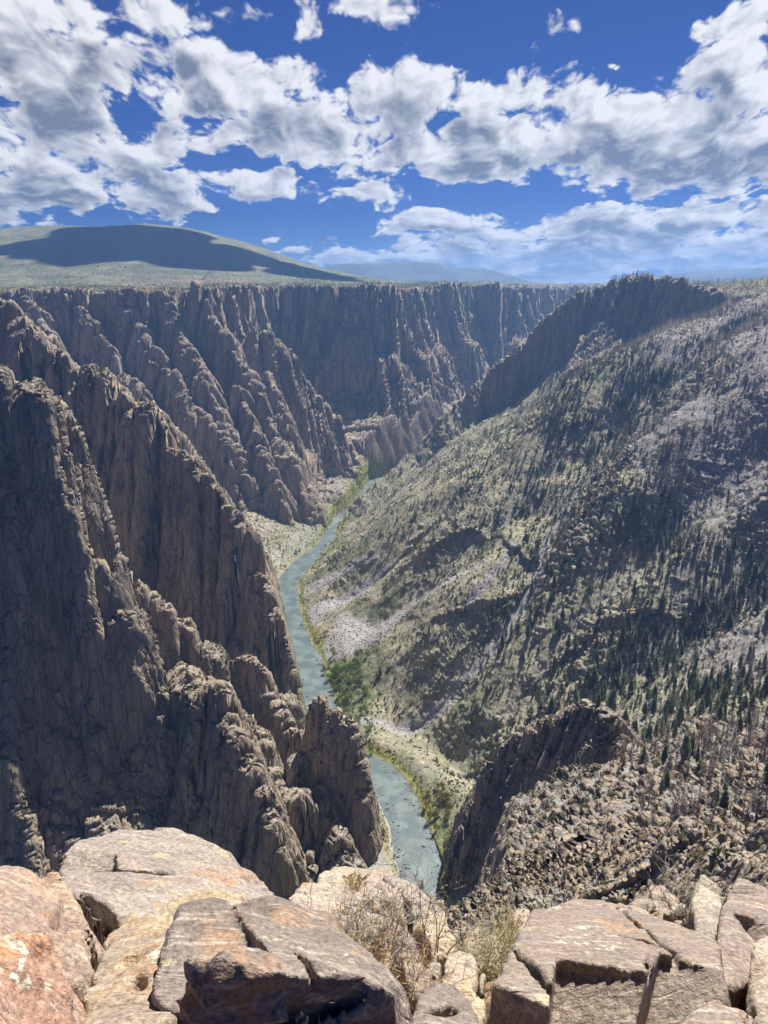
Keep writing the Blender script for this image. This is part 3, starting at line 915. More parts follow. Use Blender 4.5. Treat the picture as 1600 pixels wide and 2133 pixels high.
# ------------------------------------------------------------------ river
def build_river():
    t = np.linspace(0, len(RIVZ) - 1, 420)
    k = np.arange(len(RIVZ))
    cx = np.interp(t, k, RIVZ[:, 0]); cy = np.interp(t, k, RIVZ[:, 1]); w = np.interp(t, k, RIVZ[:, 2])
    for _ in range(6):
        cx[1:-1] = (cx[:-2] + 2 * cx[1:-1] + cx[2:]) / 4; cy[1:-1] = (cy[:-2] + 2 * cy[1:-1] + cy[2:]) / 4
    tx = np.gradient(cx); ty = np.gradient(cy); L = np.hypot(tx, ty); nx, ny = -ty / L, tx / L
    s = np.linspace(-1, 1, 9)
    G = np.zeros((len(t), 9, 3), np.float32)
    G[..., 0] = cx[:, None] + nx[:, None] * s[None] * (w + 9)[:, None]
    G[..., 1] = cy[:, None] + ny[:, None] * s[None] * (w + 9)[:, None]
    # rapids: broken water in the steep reaches
    rap = 0.30 + 0.36 * np.exp(-((cy - 580) / 75) ** 2) + 0.38 * np.exp(-((cy - 850) / 60) ** 2) + 0.25 * np.exp(-((cy - 1010) / 50) ** 2) + 0.5 * np.exp(-((cy - 1620) / 60) ** 2) + 0.4 * np.exp(-((cy - 1400) / 50) ** 2)
    A = dict(rapid=np.repeat(rap[:, None], 9, 1))
    o = mesh_from_grid('river', G, np.ones((len(t) - 1, 8), bool), M_WATER, A)
    o['kind'] = 'structure'
    return o

build_river()

# ------------------------------------------------------------------ the air
def build_haze():
    me = bpy.data.meshes.new('haze')
    x, y0, y1, z0, z1 = 9500, -400, 12200, -30, 870
    v = [(-x, y0, z0), (x, y0, z0), (x, y1, z0), (-x, y1, z0), (-x, y0, z1), (x, y0, z1), (x, y1, z1), (-x, y1, z1)]
    me.from_pydata(v, [], [(3, 2, 1, 0), (4, 5, 6, 7), (0, 1, 5, 4), (1, 2, 6, 5), (2, 3, 7, 6), (3, 0, 4, 7)])
    m = bpy.data.materials.new('air'); m.use_nodes = True
    t = m.node_tree
    t.nodes.remove(t.nodes['Principled BSDF'])
    pv = t.nodes.new('ShaderNodeVolumePrincipled')
    pv.inputs['Color'].default_value = (0.28, 0.52, 1.0, 1)
    pv.inputs['Density'].default_value = HAZE_DENSITY
    pv.inputs['Anisotropy'].default_value = 0.35
    t.links.new(pv.outputs[0], t.nodes['Material Output'].inputs['Volume'])
    me.materials.append(m)
    o = bpy.data.objects.new('haze', me); COL.objects.link(o)
    o['kind'] = 'stuff'
    o['label'] = 'thin blue air filling the canyon'
    return o

HAZE_DENSITY = 8.8e-5
build_haze()

# ------------------------------------------------------------------ vegetation
def leaf_material(name, c0, c1, rough=0.85, rand=True, hue=None):
    m, n, b = new_mat(name)
    rnd = n.node('ShaderNodeObjectInfo').outputs['Random']
    pos = n.node('ShaderNodeNewGeometry').outputs['Position']
    f = n.add(n.mul(rnd, 0.75), n.mul(n.noise(pos, 0.9, 2, 0.6), 0.35))
    col = n.mix(f, c0, c1)
    if hue:
        col = n.mix(n.ramp(n.m('FRACT', n.mul(rnd, 7.31)), 0.78, 0.95), col, hue)
    n.l.new(col, b.inputs['Base Color'])
    b.inputs['Roughness'].default_value = rough
    b.inputs['Specular IOR Level'].default_value = 0.15
    # leaves let some light through
    tr = n.node('ShaderNodeBsdfTranslucent'); n.l.new(col, tr.inputs[0])
    mx = n.node('ShaderNodeMixShader'); mx.inputs[0].default_value = 0.42
    n.l.new(b.outputs[0], mx.inputs[1]); n.l.new(tr.outputs[0], mx.inputs[2])
    n.l.new(mx.outputs[0], n.n['Material Output'].inputs['Surface'])
    return m


def bark_material(name, c0, c1):
    m, n, b = new_mat(name)
    pos = n.node('ShaderNodeTexCoord').outputs['Object']
    col = n.mix(n.ramp(n.noise(n.vm('MULTIPLY', pos, (3, 3, 0.5)), 3.0, 4, 0.6), 0.35, 0.65), c0, c1)
    n.l.new(col, b.inputs['Base Color'])
    return m


M_NEEDLE = leaf_material('conifer_needles', (0.10, 0.125, 0.08), (0.20, 0.22, 0.135))
M_SCORCH = leaf_material('scorched_needles', (0.25, 0.225, 0.215), (0.40, 0.36, 0.335), hue=(0.42, 0.28, 0.21))
M_BARK = bark_material('conifer_bark', (0.10, 0.075, 0.06), (0.19, 0.15, 0.12))
M_DEADWOOD = bark_material('dead_wood', (0.16, 0.145, 0.135), (0.30, 0.275, 0.255))
M_SCRUB = leaf_material('scrub_leaves', (0.125, 0.138, 0.078), (0.25, 0.245, 0.15), hue=(0.38, 0.31, 0.20))
M_SAGE = leaf_material('sage_leaves', (0.24, 0.235, 0.155), (0.40, 0.37, 0.24), hue=(0.46, 0.38, 0.22))
M_GREENLEAF = leaf_material('riverside_leaves', (0.12, 0.19, 0.045), (0.25, 0.31, 0.085))
M_YELLOWLEAF = leaf_material('yellowing_leaves', (0.17, 0.18, 0.045), (0.30, 0.27, 0.07))


def raw_mesh(name, v, f, mat):
    me = bpy.data.meshes.new(name)
    me.from_pydata([tuple(p) for p in v], [], f)
    me.materials.append(mat)
    return me


def trunk_mesh(name, h, r0, r1, mat, seg=6, rings=4, bend=0.03, seed=0):
    rg = random.Random(seed)
    v = []; f = []
    for i in range(rings + 1):
        t = i / rings
        cx, cy = bend * h * math.sin(t * 2.1 + seed) * t, bend * h * math.cos(t * 1.7 + seed) * t
        r = r0 + (r1 - r0) * t
        for k in range(seg):
            a = 2 * math.pi * k / seg
            v.append((cx + r * math.cos(a), cy + r * math.sin(a), h * t - (0.5 if i == 0 else 0)))
    for i in range(rings):
        for k in range(seg):
            f.append((i * seg + k, i * seg + (k + 1) % seg, (i + 1) * seg + (k + 1) % seg, (i + 1) * seg + k))
    f.append(tuple(range(rings * seg, rings * seg + seg)))
    return raw_mesh(name, v, f, mat)


def conifer_crown(name, h, w, whorls, per, mat, seed, base=0.12, gap=0.15, droop=0.25, thin=0.36):
    """whorls of drooping branch sprays; each spray is two bent blades"""
    rg = random.Random(seed)
    v = []; f = []
    for i in range(whorls):
        t = (i + rg.uniform(-0.3, 0.3)) / whorls
        t = min(max(t, 0), 1)
        z = h * (base + (1 - base) * t)
        rad = w * (1 - t) ** 0.8 * rg.uniform(0.75, 1.15) * (0.65 + 0.35 * min(1, t / 0.18)) + 0.05 * w
        a0 = rg.uniform(0, 6.28)
        for k in range(per):
            if rg.random() < gap:
                continue
            a = a0 + 6.283 * k / per + rg.uniform(-0.35, 0.35)
            L = rad * rg.uniform(0.65, 1.2)
            wd = L * thin * rg.uniform(0.8, 1.3)
            ca, sa = math.cos(a), math.sin(a)
            up = rg.uniform(-0.05, 0.12) * L
            z1 = z + up; z2 = z - droop * L
            n0 = len(v)
            v += [(0, 0, z + 0.12 * L), (ca * L * .55 - sa * wd, sa * L * .55 + ca * wd, z1 - 0.10 * L), (ca * L, sa * L, z2), (ca * L * .55 + sa * wd, sa * L * .55 - ca * wd, z1 - 0.10 * L), (ca * L * .5, sa * L * .5, z1 + 0.12 * L)]
            f += [(n0, n0 + 1, n0 + 4), (n0 + 1, n0 + 2, n0 + 4), (n0 + 4, n0 + 2, n0 + 3), (n0, n0 + 4, n0 + 3)]
    n0 = len(v)
    v += [(0.06 * w, 0, h * .93), (-.03 * w, .05 * w, h * .93), (-.03 * w, -.05 * w, h * .93), (0, 0, h * 1.03)]
    f += [(n0, n0 + 1, n0 + 3), (n0 + 1, n0 + 2, n0 + 3), (n0 + 2, n0, n0 + 3)]
    return raw_mesh(name, v, f, mat)


def leaf_cloud(name, rx, rz, z0, n, size, mat, seed, lumps=6):
    """crown of many small leaf sprays spread through overlapping lobes, with gaps between them"""
    rg = random.Random(seed)
    v = []; f = []
    cs = [(rg.uniform(-.55, .55) * rx, rg.uniform(-.55, .55) * rx, z0 + rz * rg.uniform(0.25, 0.8), rg.uniform(.38, .62)) for _ in range(lumps)]
    for i in range(n):
        c = cs[i % lumps]
        while True:
            p = Vector((rg.gauss(0, 1), rg.gauss(0, 1), rg.gauss(0, 1)))
            if p.length > 1e-3:
                break
        p.normalize()
        r = rg.uniform(0.55, 1.0) ** 0.5 * c[3]
        q = Vector((c[0] + p.x * r * rx, c[1] + p.y * r * rx, c[2] + p.z * r * rz * 0.8))
        if q.z < z0 * 0.6:
            q.z = z0 * 0.6 + rg.random() * 0.2
        nrm = (p + Vector((rg.gauss(0, .6), rg.gauss(0, .6), rg.gauss(0.25, .6)))).normalized()
        t = nrm.orthogonal().normalized(); b = nrm.cross(t)
        a = rg.uniform(0, 6.28); t, b = t * math.cos(a) + b * math.sin(a), b * math.cos(a) - t * math.sin(a)
        s = size * rg.uniform(0.6, 1.3)
        n0 = len(v)
        v += [q + t * s, q + b * s * .6 + nrm * s * .15, q - t * s, q - b * s * .6]
        f += [(n0, n0 + 1, n0 + 2), (n0, n0 + 2, n0 + 3)]
    return raw_mesh(name, v, f, mat)


def snag_branches(name, h, w, n, mat, seed, thick=0.09):
    """bare branches of a burnt tree"""
    rg = random.Random(seed)
    v = []; f = []
    for i in range(n):
        t = rg.uniform(0.15, 0.98)
        z = h * t
        L = w * (1 - t * 0.85) * rg.uniform(0.5, 1.1)
        a = rg.uniform(0, 6.28); ca, sa = math.cos(a), math.sin(a)
        dz = rg.uniform(-0.25, 0.35) * L
        tk = thick * (1.1 - t)
        n0 = len(v)
        v += [(-sa * tk, ca * tk, z), (sa * tk, -ca * tk, z), (0, 0, z + 2 * tk), (ca * L, sa * L, z + dz)]
        f += [(n0, n0 + 1, n0 + 3), (n0 + 1, n0 + 2, n0 + 3), (n0 + 2, n0, n0 + 3)]
        for _ in range(2):
            q = rg.uniform(0.4, 0.85); L2 = L * 0.4; a2 = a + rg.choice((-1, 1)) * rg.uniform(.5, 1.0)
            n0 = len(v)
            bx, by, bz = ca * L * q, sa * L * q, z + dz * q
            v += [(bx, by, bz - tk * .7), (bx, by, bz + tk * .7), (bx + math.cos(a2) * L2, by + math.sin(a2) * L2, bz + rg.uniform(-.1, .3) * L2)]
            f += [(n0, n0 + 1, n0 + 2)]
    return raw_mesh(name, v, f, mat)


# ---------------- where things may grow: facets of the ground that face the look-out
cx = 0.25 * (P[:-1, :-1] + P[1:, :-1] + P[1:, 1:] + P[:-1, 1:])
e1 = P[1:, 1:] - P[:-1, :-1]; e2 = P[:-1, 1:] - P[1:, :-1]
AREA = 0.5 * np.linalg.norm(np.cross(e1, e2), axis=-1)
CX, CY, CZ = cx[..., 0], cx[..., 1], cx[..., 2]
_r = np.hypot(CX, CY)
_th = np.arctan2(CZ - CAM_H, _r)
_run = np.maximum.accumulate(_th, axis=1)
SEEN = _th > _run - 0.012
AREA = np.minimum(AREA, 60.0) * SEEN


def qv(a):
    return a[:-1, :-1]

FLATQ = qv(flat); DQ = qv(D); LQ = qv(LEFT); BQ = qv(burn); SQ = qv(scree); UQ = qv(U_); VQ = qv(V_); PLQ = qv(onplat); GQ = qv(info['gul']); VEGQ = qv(veg); BKQ = qv(bankm)
NZ1 = fbm2(CX, CY, 60, 3, 0.55, 201); NZ2 = fbm2(CX, CY, 190, 3, 0.55, 211); NZ3 = fbm2(CX, CY, 26, 2, 0.5, 221)


def scatter(dens, seed, limit=None):
    """points with expected number dens per square metre"""
    rg = np.random.default_rng(seed)
    lam = dens * AREA
    n = rg.poisson(np.minimum(lam, 4))
    ii = np.repeat(np.arange(n.size), n.ravel())
    if limit and len(ii) > limit:
        ii = rg.choice(ii, limit, replace=False)
    i, j = np.unravel_index(ii, n.shape)
    a = rg.random((len(ii), 1)); b = rg.random((len(ii), 1))
    p = (P[i, j] * (1 - a) + P[i + 1, j] * a) * (1 - b) + (P[i, j + 1] * (1 - a) + P[i + 1, j + 1] * a) * b
    return p, i, j


def stuff(name, pts, scl, templates, label, seed, cat=None):
    """one object: a cloud of points, each carrying one of the template meshes"""
    rg = np.random.default_rng(seed)
    me = bpy.data.meshes.new(name)
    n = len(pts)
    me.vertices.add(n); me.vertices.foreach_set('co', np.asarray(pts, np.float32).ravel())
    a = me.attributes.new('size', 'FLOAT', 'POINT'); a.data.foreach_set('value', np.asarray(scl, np.float32))
    a = me.attributes.new('turn', 'FLOAT', 'POINT'); a.data.foreach_set('value', rg.uniform(0, 6.28, n).astype(np.float32))
    a = me.attributes.new('kind_index', 'INT', 'POINT'); a.data.foreach_set('value', rg.integers(0, len(templates), n).astype(np.int32))
    o = bpy.data.objects.new(name, me); COL.objects.link(o)
    g = bpy.data.node_groups.new(name + '_scatter', 'GeometryNodeTree')
    g.interface.new_socket('Geometry', in_out='INPUT', socket_type='NodeSocketGeometry')
    g.interface.new_socket('Geometry', in_out='OUTPUT', socket_type='NodeSocketGeometry')
    N = g.nodes; L = g.links
    gi = N.new('NodeGroupInput'); go = N.new('NodeGroupOutput')
    jn = N.new('GeometryNodeJoinGeometry')

    def named(nm, typ):
        q = N.new('GeometryNodeInputNamedAttribute'); q.data_type = typ; q.inputs['Name'].default_value = nm
        return q.outputs['Attribute']
    size = named('size', 'FLOAT'); turn = named('turn', 'FLOAT'); kind = named('kind_index', 'INT')
    rot = N.new('ShaderNodeCombineXYZ'); L.new(turn, rot.inputs[2])
    for k, t in enumerate(templates):
        cmp_ = N.new('FunctionNodeCompare'); cmp_.data_type = 'INT'; cmp_.operation = 'EQUAL'
        L.new(kind, [s for s in cmp_.inputs if s.type == 'INT'][0]); [s for s in cmp_.inputs if s.type == 'INT'][1].default_value = k
        oi = N.new('GeometryNodeObjectInfo'); oi.inputs['Object'].default_value = t; oi.inputs['As Instance'].default_value = True
        ip = N.new('GeometryNodeInstanceOnPoints')
        L.new(gi.outputs[0], ip.inputs['Points']); L.new(cmp_.outputs[0], ip.inputs['Selection'])
        L.new(oi.outputs['Geometry'], ip.inputs['Instance']); L.new(rot.outputs[0], ip.inputs['Rotation']); L.new(size, ip.inputs['Scale'])
        L.new(ip.outputs[0], jn.inputs[0])
    L.new(jn.outputs[0], go.inputs[0])
    md = o.modifiers.new('scatter', 'NODES'); md.node_group = g
    o['kind'] = 'stuff'
    o['label'] = label
    return o


def template(me):
    return bpy.data.objects.new(me.name, me)      # not linked: only a source for the scattered copies


def tree_proto(name, trunk, crown, crown_name):
    e = bpy.data.objects.new(name, None)
    e.empty_display_size = 0.5
    t = bpy.data.objects.new('trunk', trunk); t.parent = e
    c = bpy.data.objects.new(crown_name, crown); c.parent = e
    return e, t, c


def plant_trees(protos, pts, scl, label_fn, cat, seed):
    rg = random.Random(seed)
    for k in range(len(pts)):
        e, t, c = protos[k % len(protos)]
        ne = e.copy(); COL.objects.link(ne)
        ne.location = [float(q) for q in pts[k]]
        wd = float(scl[k]) * rg.uniform(0.7, 1.35)
        ne.scale = (wd, wd, float(scl[k]))
        ne.rotation_euler = (rg.uniform(-.03, .03), rg.uniform(-.03, .03), rg.uniform(0, 6.28))
        ne['label'] = label_fn(pts[k], scl[k]); ne['category'] = cat; ne['group'] = ne['label'] + ' group'
        for ch in (t, c):
            nc_ = ch.copy(); COL.objects.link(nc_); nc_.parent = ne


# ---------------- pines
dens = np.where(LQ, 0.0, 1.0) * sstep(0.52, 0.66, FLATQ) * (1 - np.clip(SQ * 1.3, 0, 1)) * (DQ > 14) * (_r < 2100) * (_r > 120) * ((_r > 360) | (UQ > 1330))
upper = sstep(0.05, 0.75, (UQ - 760 - 0.55 * (1300 - VQ).clip(0) * -1.0) / 700.0)
upper = np.clip((UQ - 900) / 420.0, 0, 1) * sstep(1900, 1500, VQ) + 0.22 * sstep(700, 900, UQ)
dens = dens * upper * (0.0025 + 0.0135 * sstep(-0.15, 0.4, NZ1 * 0.7 + NZ2)) * np.where(PLQ > 0.5, 0.12, 1.0)
gully = np.zeros_like(CX)
for k, g in enumerate(GUL[:3]):
    dd, ss, _z = seg_dist(CX.astype(np.float32), CY.astype(np.float32), g)
    gully = np.maximum(gully, np.exp(-((dd - 8) / 26) ** 2) * (0.6, 1.0, 0.8)[k])
dens = dens + np.where(LQ, 0, 0.010) * gully * (UQ > 1000) * sstep(0.5, 0.65, FLATQ)
# wooded parts of the far walls and rims
rimw = (LQ & (FLATQ > 0.5) & (_r > 1450)) * (0.0018 + 0.010 * sstep(0.0, 0.35, NZ2)) * (_r < 4200)
recess = np.exp(-(((UQ - 590) / 110) ** 2 + ((VQ - 650) / 60) ** 2)) * LQ * 0.012 * (FLATQ > 0.42)
spur_top = np.exp(-((UQ - 1330) / 180) ** 2) * np.exp(-((VQ - 610) / 45) ** 2) * 0.010 * (~LQ) * (FLATQ > 0.35)
rim_edge = LQ * sstep(-70, -25, qv(info['outf'])) * sstep(25, 8, qv(info['outf'])) * (_r > 1400) * 0.010
dens = dens * np.where(_r < 480, 0.8, 1.0) * (1 + 0.9 * BQ) + rimw * 0.5 + recess + spur_top * 1.6 + rim_edge
pts, pi, pj = scatter(dens * 2.6, 5, 32000)
rg = np.random.default_rng(77)
hgt = rg.lognormal(-0.08, 0.36, len(pts)) * np.where(LQ[pi, pj], 0.62, 1.0)
dead = rg.random(len(pts)) < np.where(LQ[pi, pj], 0.03, np.clip(0.16 + 0.74 * BQ[pi, pj] + 0.3 * (_r[pi, pj] < 450) - 0.75 * gully[pi, pj] - 0.4 * spur_top[pi, pj] / 0.01, 0.03, 0.92))
hgt = np.clip(hgt, 0.4, 1.7)
big = hgt / np.linalg.norm(pts - np.array([0, 0, CAM_H]), axis=1)
pts[:, 2] -= 0.25

H = 13.0
live_hi = [tree_proto('pine_tree', trunk_mesh('trunk', H * .95, .19, .03, M_BARK, seed=s), conifer_crown('crown', H, w, 22, 7, M_NEEDLE, s), 'crown') for s, w in ((1, 2.3), (2, 1.9), (3, 2.6), (4, 2.1))]
snag_hi = [tree_proto('burnt_tree', trunk_mesh('trunk', H * 1.0, .17, .02, M_DEADWOOD, seed=s), (snag_branches('branches', H, w, 70, M_DEADWOOD, s) if k % 2 == 0 else conifer_crown('branches', H, w, 20, 6, M_SCORCH, s, gap=.30, thin=.20)), 'branches') for k, (s, w) in enumerate(((11, 1.9), (12, 1.8), (13, 1.6), (14, 1.5)))]
live_lo = [template(conifer_crown('pine_far', H, w, 10, 5, M_NEEDLE, s, base=0.03)) for s, w in ((21, 2.3), (22, 1.7), (23, 3.0), (24, 2.1), (25, 2.7), (26, 1.4))]
snag_lo = [template(conifer_crown('burnt_far', H, w, 10, 5, M_SCORCH, s, base=0.03, gap=.28, thin=.26)) for s, w in ((31, 1.8), (32, 1.5), (33, 1.7))]


def place_words(p):
    u = 800 + FPX * p[0] / (p[1] * _ct - (p[2] - CAM_H) * _st)
    d = math.hypot(p[0], p[1])
    row = 'near slope below the ledge' if d < 300 else 'slope above the dark crag' if d < 430 else 'slope before the pine gully' if d < 580 else 'middle slope past the gully' if d < 800 else 'slope above the grey creek bed' if d < 1100 else 'upper slope under the rim cliff'
    return row + (' to the right' if u > 1400 else ' to the left' if u < 1100 else '')


for is_dead, protos, lo, nm, cat, seed in ((False, live_hi, live_lo, 'green conifer', 'tree', 3), (True, snag_hi, snag_lo, 'burnt grey conifer', 'dead tree', 4)):
    sel = np.nonzero(dead == is_dead)[0]
    sel = sel[np.argsort(-big[sel])]
    top, rest_ = sel[:300], sel[300:]
    plant_trees(protos, pts[top], hgt[top], lambda p, s_: ('tall ' if s_ > 1.25 else 'short ' if s_ < 0.85 else '') + nm + ' on the ' + place_words(p), cat, seed)
    stuff('distant_pines' if not is_dead else 'distant_burnt_trees', pts[rest_], hgt[rest_], lo, 'far ' + nm + 's scattered over the canyon slopes', seed)

# ---------------- scrub
sl = [template(leaf_cloud('scrub_bush', 1.0, 1.1, 0.15, 34, 0.42, M_SCRUB, s, 4)) for s in (41, 42, 43)]
sg = [template(leaf_cloud('sage_bush', 0.9, 0.8, 0.12, 34, 0.36, M_SAGE, s, 4)) for s in (51, 52)]
base_s = sstep(0.40, 0.6, FLATQ) * (1 - np.clip(SQ * 1.4, 0, 1)) * (DQ > 9) * (_r > 45) * (_r < 1900)
ds = base_s * np.where(_r < 480, 1.7, 1.0) * np.where(LQ, 0.030 * np.where(CY < 820, 0.45, 1.0) * sstep(0.5, 0.7, FLATQ), 0.042 * sstep(-0.25, 0.35, NZ3 + 0.5 * NZ1) * (1 - 0.55 * BQ)) * np.where(_r < 250, 2.0, 1.0)
p2, i2, j2 = scatter(ds, 15, 42000)
stuff('oak_scrub', p2, np.random.default_rng(8).uniform(0.5, 1.9, len(p2)) * np.clip(np.hypot(p2[:, 0], p2[:, 1]) / 320, 0.55, 1.0), sl, 'low dark oak scrub covering the slopes and ledges', 8)
p3, i3, j3 = scatter(base_s * np.where(LQ, 0.014, 0.020) * np.where(_r < 250, 2.5, 1.0), 16, 22000)
stuff('sage_scrub', p3, np.random.default_rng(9).uniform(0.4, 1.5, len(p3)) * np.clip(np.hypot(p3[:, 0], p3[:, 1]) / 320, 0.55, 1.0), sg, 'pale dry sagebrush between the rocks', 9)
# plateau and hill brush
pp, _, _ = scatter((PLQ > 0.5) * (_r > 1300) * (_r < 3800) * 0.0035 * sstep(-0.1, 0.3, NZ2), 17, 9000)
stuff('plateau_brush', pp, np.random.default_rng(10).uniform(1.0, 2.6, len(pp)), sl, 'dark brush dotted over the plateau', 10)


# ---------------- loose rock: talus, gravel bar, boulders in the stream
def stone_mesh(name, seed, mat, sub=1):
    rg = random.Random(seed)
    bm = bmesh.new()
    bmesh.ops.create_icosphere(bm, subdivisions=sub, radius=1.0)
    ax = [rg.uniform(0.65, 1.2) for _ in range(3)]
    for vtx in bm.verts:
        k = rg.uniform(0.72, 1.18)
        vtx.co = Vector((vtx.co.x * ax[0] * k, vtx.co.y * ax[1] * k, vtx.co.z * ax[2] * 0.75 * k))
    me = bpy.data.meshes.new(name); bm.to_mesh(me); bm.free()
    me.materials.append(mat)
    return me


def stone_material(name, c0, c1):
    m, n, b = new_mat(name)
    rnd = n.node('ShaderNodeObjectInfo').outputs['Random']
    pos = n.node('ShaderNodeNewGeometry').outputs['Position']
    n.l.new(n.mix(n.add(n.mul(rnd, 0.7), n.mul(n.noise(pos, 1.5, 4, 0.6), 0.4)), c0, c1), b.inputs['Base Color'])
    n.l.new(n.bump(n.noise(pos, 2.0, 5, 0.65), 0.5, 0.3), b.inputs['Normal'])
    return m


M_STONE = stone_material('talus_stone', (0.20, 0.185, 0.175), (0.40, 0.37, 0.35))
M_WETSTONE = stone_material('river_stone', (0.10, 0.095, 0.09), (0.30, 0.285, 0.27))
stones = [template(stone_mesh('stone', s, M_STONE)) for s in (61, 62, 63, 64)]
pt, _, _ = scatter(np.clip(SQ, 0, 1) * (SQ > 0.4) * 0.10 * (_r < 1500), 18, 16000)
stuff('talus', pt, np.random.default_rng(12).lognormal(-0.35, 0.45, len(pt)).clip(0.25, 2.4), stones, 'grey broken talus on the fans and gravel bars', 12)
pk, _, _ = scatter((~LQ | (FLATQ > 0.6)) * (SQ < 0.4) * 0.012 * (DQ > 3) * (_r < 1300) * (_r > 45) * np.where(_r < 260, 4, 1), 19, 15000)
M_NEARSTONE = stone_material('slope_stone', (0.15, 0.13, 0.115), (0.34, 0.29, 0.245))
stones_b = [template(stone_mesh('slope_stone', s_, M_NEARSTONE)) for s_ in (161, 162, 163)]
stuff('loose_rocks', pk, np.random.default_rng(13).lognormal(-0.2, 0.5, len(pk)).clip(0.25, 3.0) * np.clip(np.hypot(pk[:, 0], pk[:, 1]) / 350, 0.4, 1.0), stones_b, 'loose pale rocks scattered over the slopes', 13)
rgs = np.random.default_rng(14)
ks = rgs.integers(3, 20, 900); fr = rgs.random(900); sd = rgs.uniform(-1, 1, 900)
sd = np.sign(sd) * np.abs(sd) ** 0.28
A = RIVZ[ks]; B = RIVZ[ks + 1]
Cc = A + (B - A) * fr[:, None]
tt = (B - A)[:, :2]; tt = tt / np.linalg.norm(tt, axis=1, keepdims=True)
rp = np.stack([Cc[:, 0] - tt[:, 1] * sd * (Cc[:, 2] + 3), Cc[:, 1] + tt[:, 0] * sd * (Cc[:, 2] + 3), np.zeros(900) + 0.1], 1)
stuff('river_boulders', rp, rgs.lognormal(-0.25, 0.5, 900).clip(0.3, 2.6), [template(stone_mesh('river_stone', s_, M_WETSTONE)) for s_ in (65, 66, 67)], 'boulders along the edges and rapids of the river', 14)

# ---------------- trees and willows on the banks
green_p = [tree_proto('riverside_tree', trunk_mesh('trunk', 5.5, .22, .10, M_BARK, seed=s), leaf_cloud('crown', 3.0, 6.5, 2.2, 330, 0.42, M_GREENLEAF, s, 9), 'crown') for s in (71, 72, 73)]
yell_p = [tree_proto('riverside_tree', trunk_mesh('trunk', 4.5, .2, .08, M_BARK, seed=s), leaf_cloud('crown', 2.8, 5.0, 1.4, 300, 0.40, M_YELLOWLEAF, s, 8), 'crown') for s in (74, 75)]
SPOTS = [  # bearings of each clump, how many, which kind, size, words
    (((695, 1400), (765, 1480)), 48, 'g', 1.45, 'green broadleaf tree in the grove where the creek meets the river'),
    (((660, 1370), (700, 1420)), 9, 'g', 1.2, 'slim green tree at the foot of the grey talus fan'),
    (((705, 1490), (775, 1575)), 30, 'g', 1.0, 'low green tree on the flat beside the hidden bend'),
    (((880, 1650), (945, 1730)), 22, 'y', 1.2, 'yellowing willow on the right bank below the dark crag'),
    (((940, 1830), (1010, 1895)), 10, 'y', 0.8, 'yellow green willow at the foot of the crag by the lower rapid'),
    (((560, 1150), (600, 1190)), 9, 'g', 0.9, 'small green tree on the left bank terrace'),
    (((610, 1100), (690, 1165)), 14, 'g', 0.9, 'small green tree under the far pinnacles'),
    (((780, 975), (800, 1020)), 8, 'y', 1.2, 'bright tree at the last visible bend of the river'),
    (((815, 1650), (835, 1790)), 10, 'g', 0.5, 'small round bush on the left gravel bar'),
    (((610, 1240), (660, 1380)), 16, 'y', 0.55, 'low yellow green willow along the right bank'),
]
rgb = random.Random(31)
for (b0, b1), num, kind, sc_, words in SPOTS:
    pr = green_p if kind == 'g' else yell_p
    for k in range(num):
        u = rgb.uniform(b0[0], b1[0]); v = rgb.uniform(b0[1], b1[1])
        p = at_z(u, v, 4.0)
        zz, inf = terrain(np.array([p[0]]), np.array([p[1]]), True)
        if inf['D'][0] < 1.5 or zz[0] > 60:
            continue
        d = ray(u, v)
        e, t, c = pr[k % len(pr)]
        ne = e.copy(); COL.objects.link(ne)
        ne.location = (float(p[0]), float(p[1]), float(zz[0]) - 0.2)
        s = sc_ * rgb.uniform(0.65, 1.25); ne.scale = (s, s, s * rgb.uniform(0.9, 1.15)); ne.rotation_euler = (0, 0, rgb.uniform(0, 6.28))
        ne['label'] = words; ne['category'] = 'tree' if sc_ > 0.56 else 'bush'; ne['group'] = words + 's'
        for ch in (t, c):
            q = ch.copy(); COL.objects.link(q); q.parent = ne
# grass and willow thicket right along the water
gr = [template(leaf_cloud('bank_tuft', 0.9, 0.9, 0.1, 26, 0.4, M_YELLOWLEAF, s, 3)) for s in (81, 82)]
pb, _, _ = scatter(BKQ * (BKQ > 0.4) * 0.10 * (_r < 1900), 20, 6000)
stuff('bank_grass', pb, np.random.default_rng(21).uniform(0.5, 1.3, len(pb)), gr, 'yellow green grass and willow fringe along the water', 21)

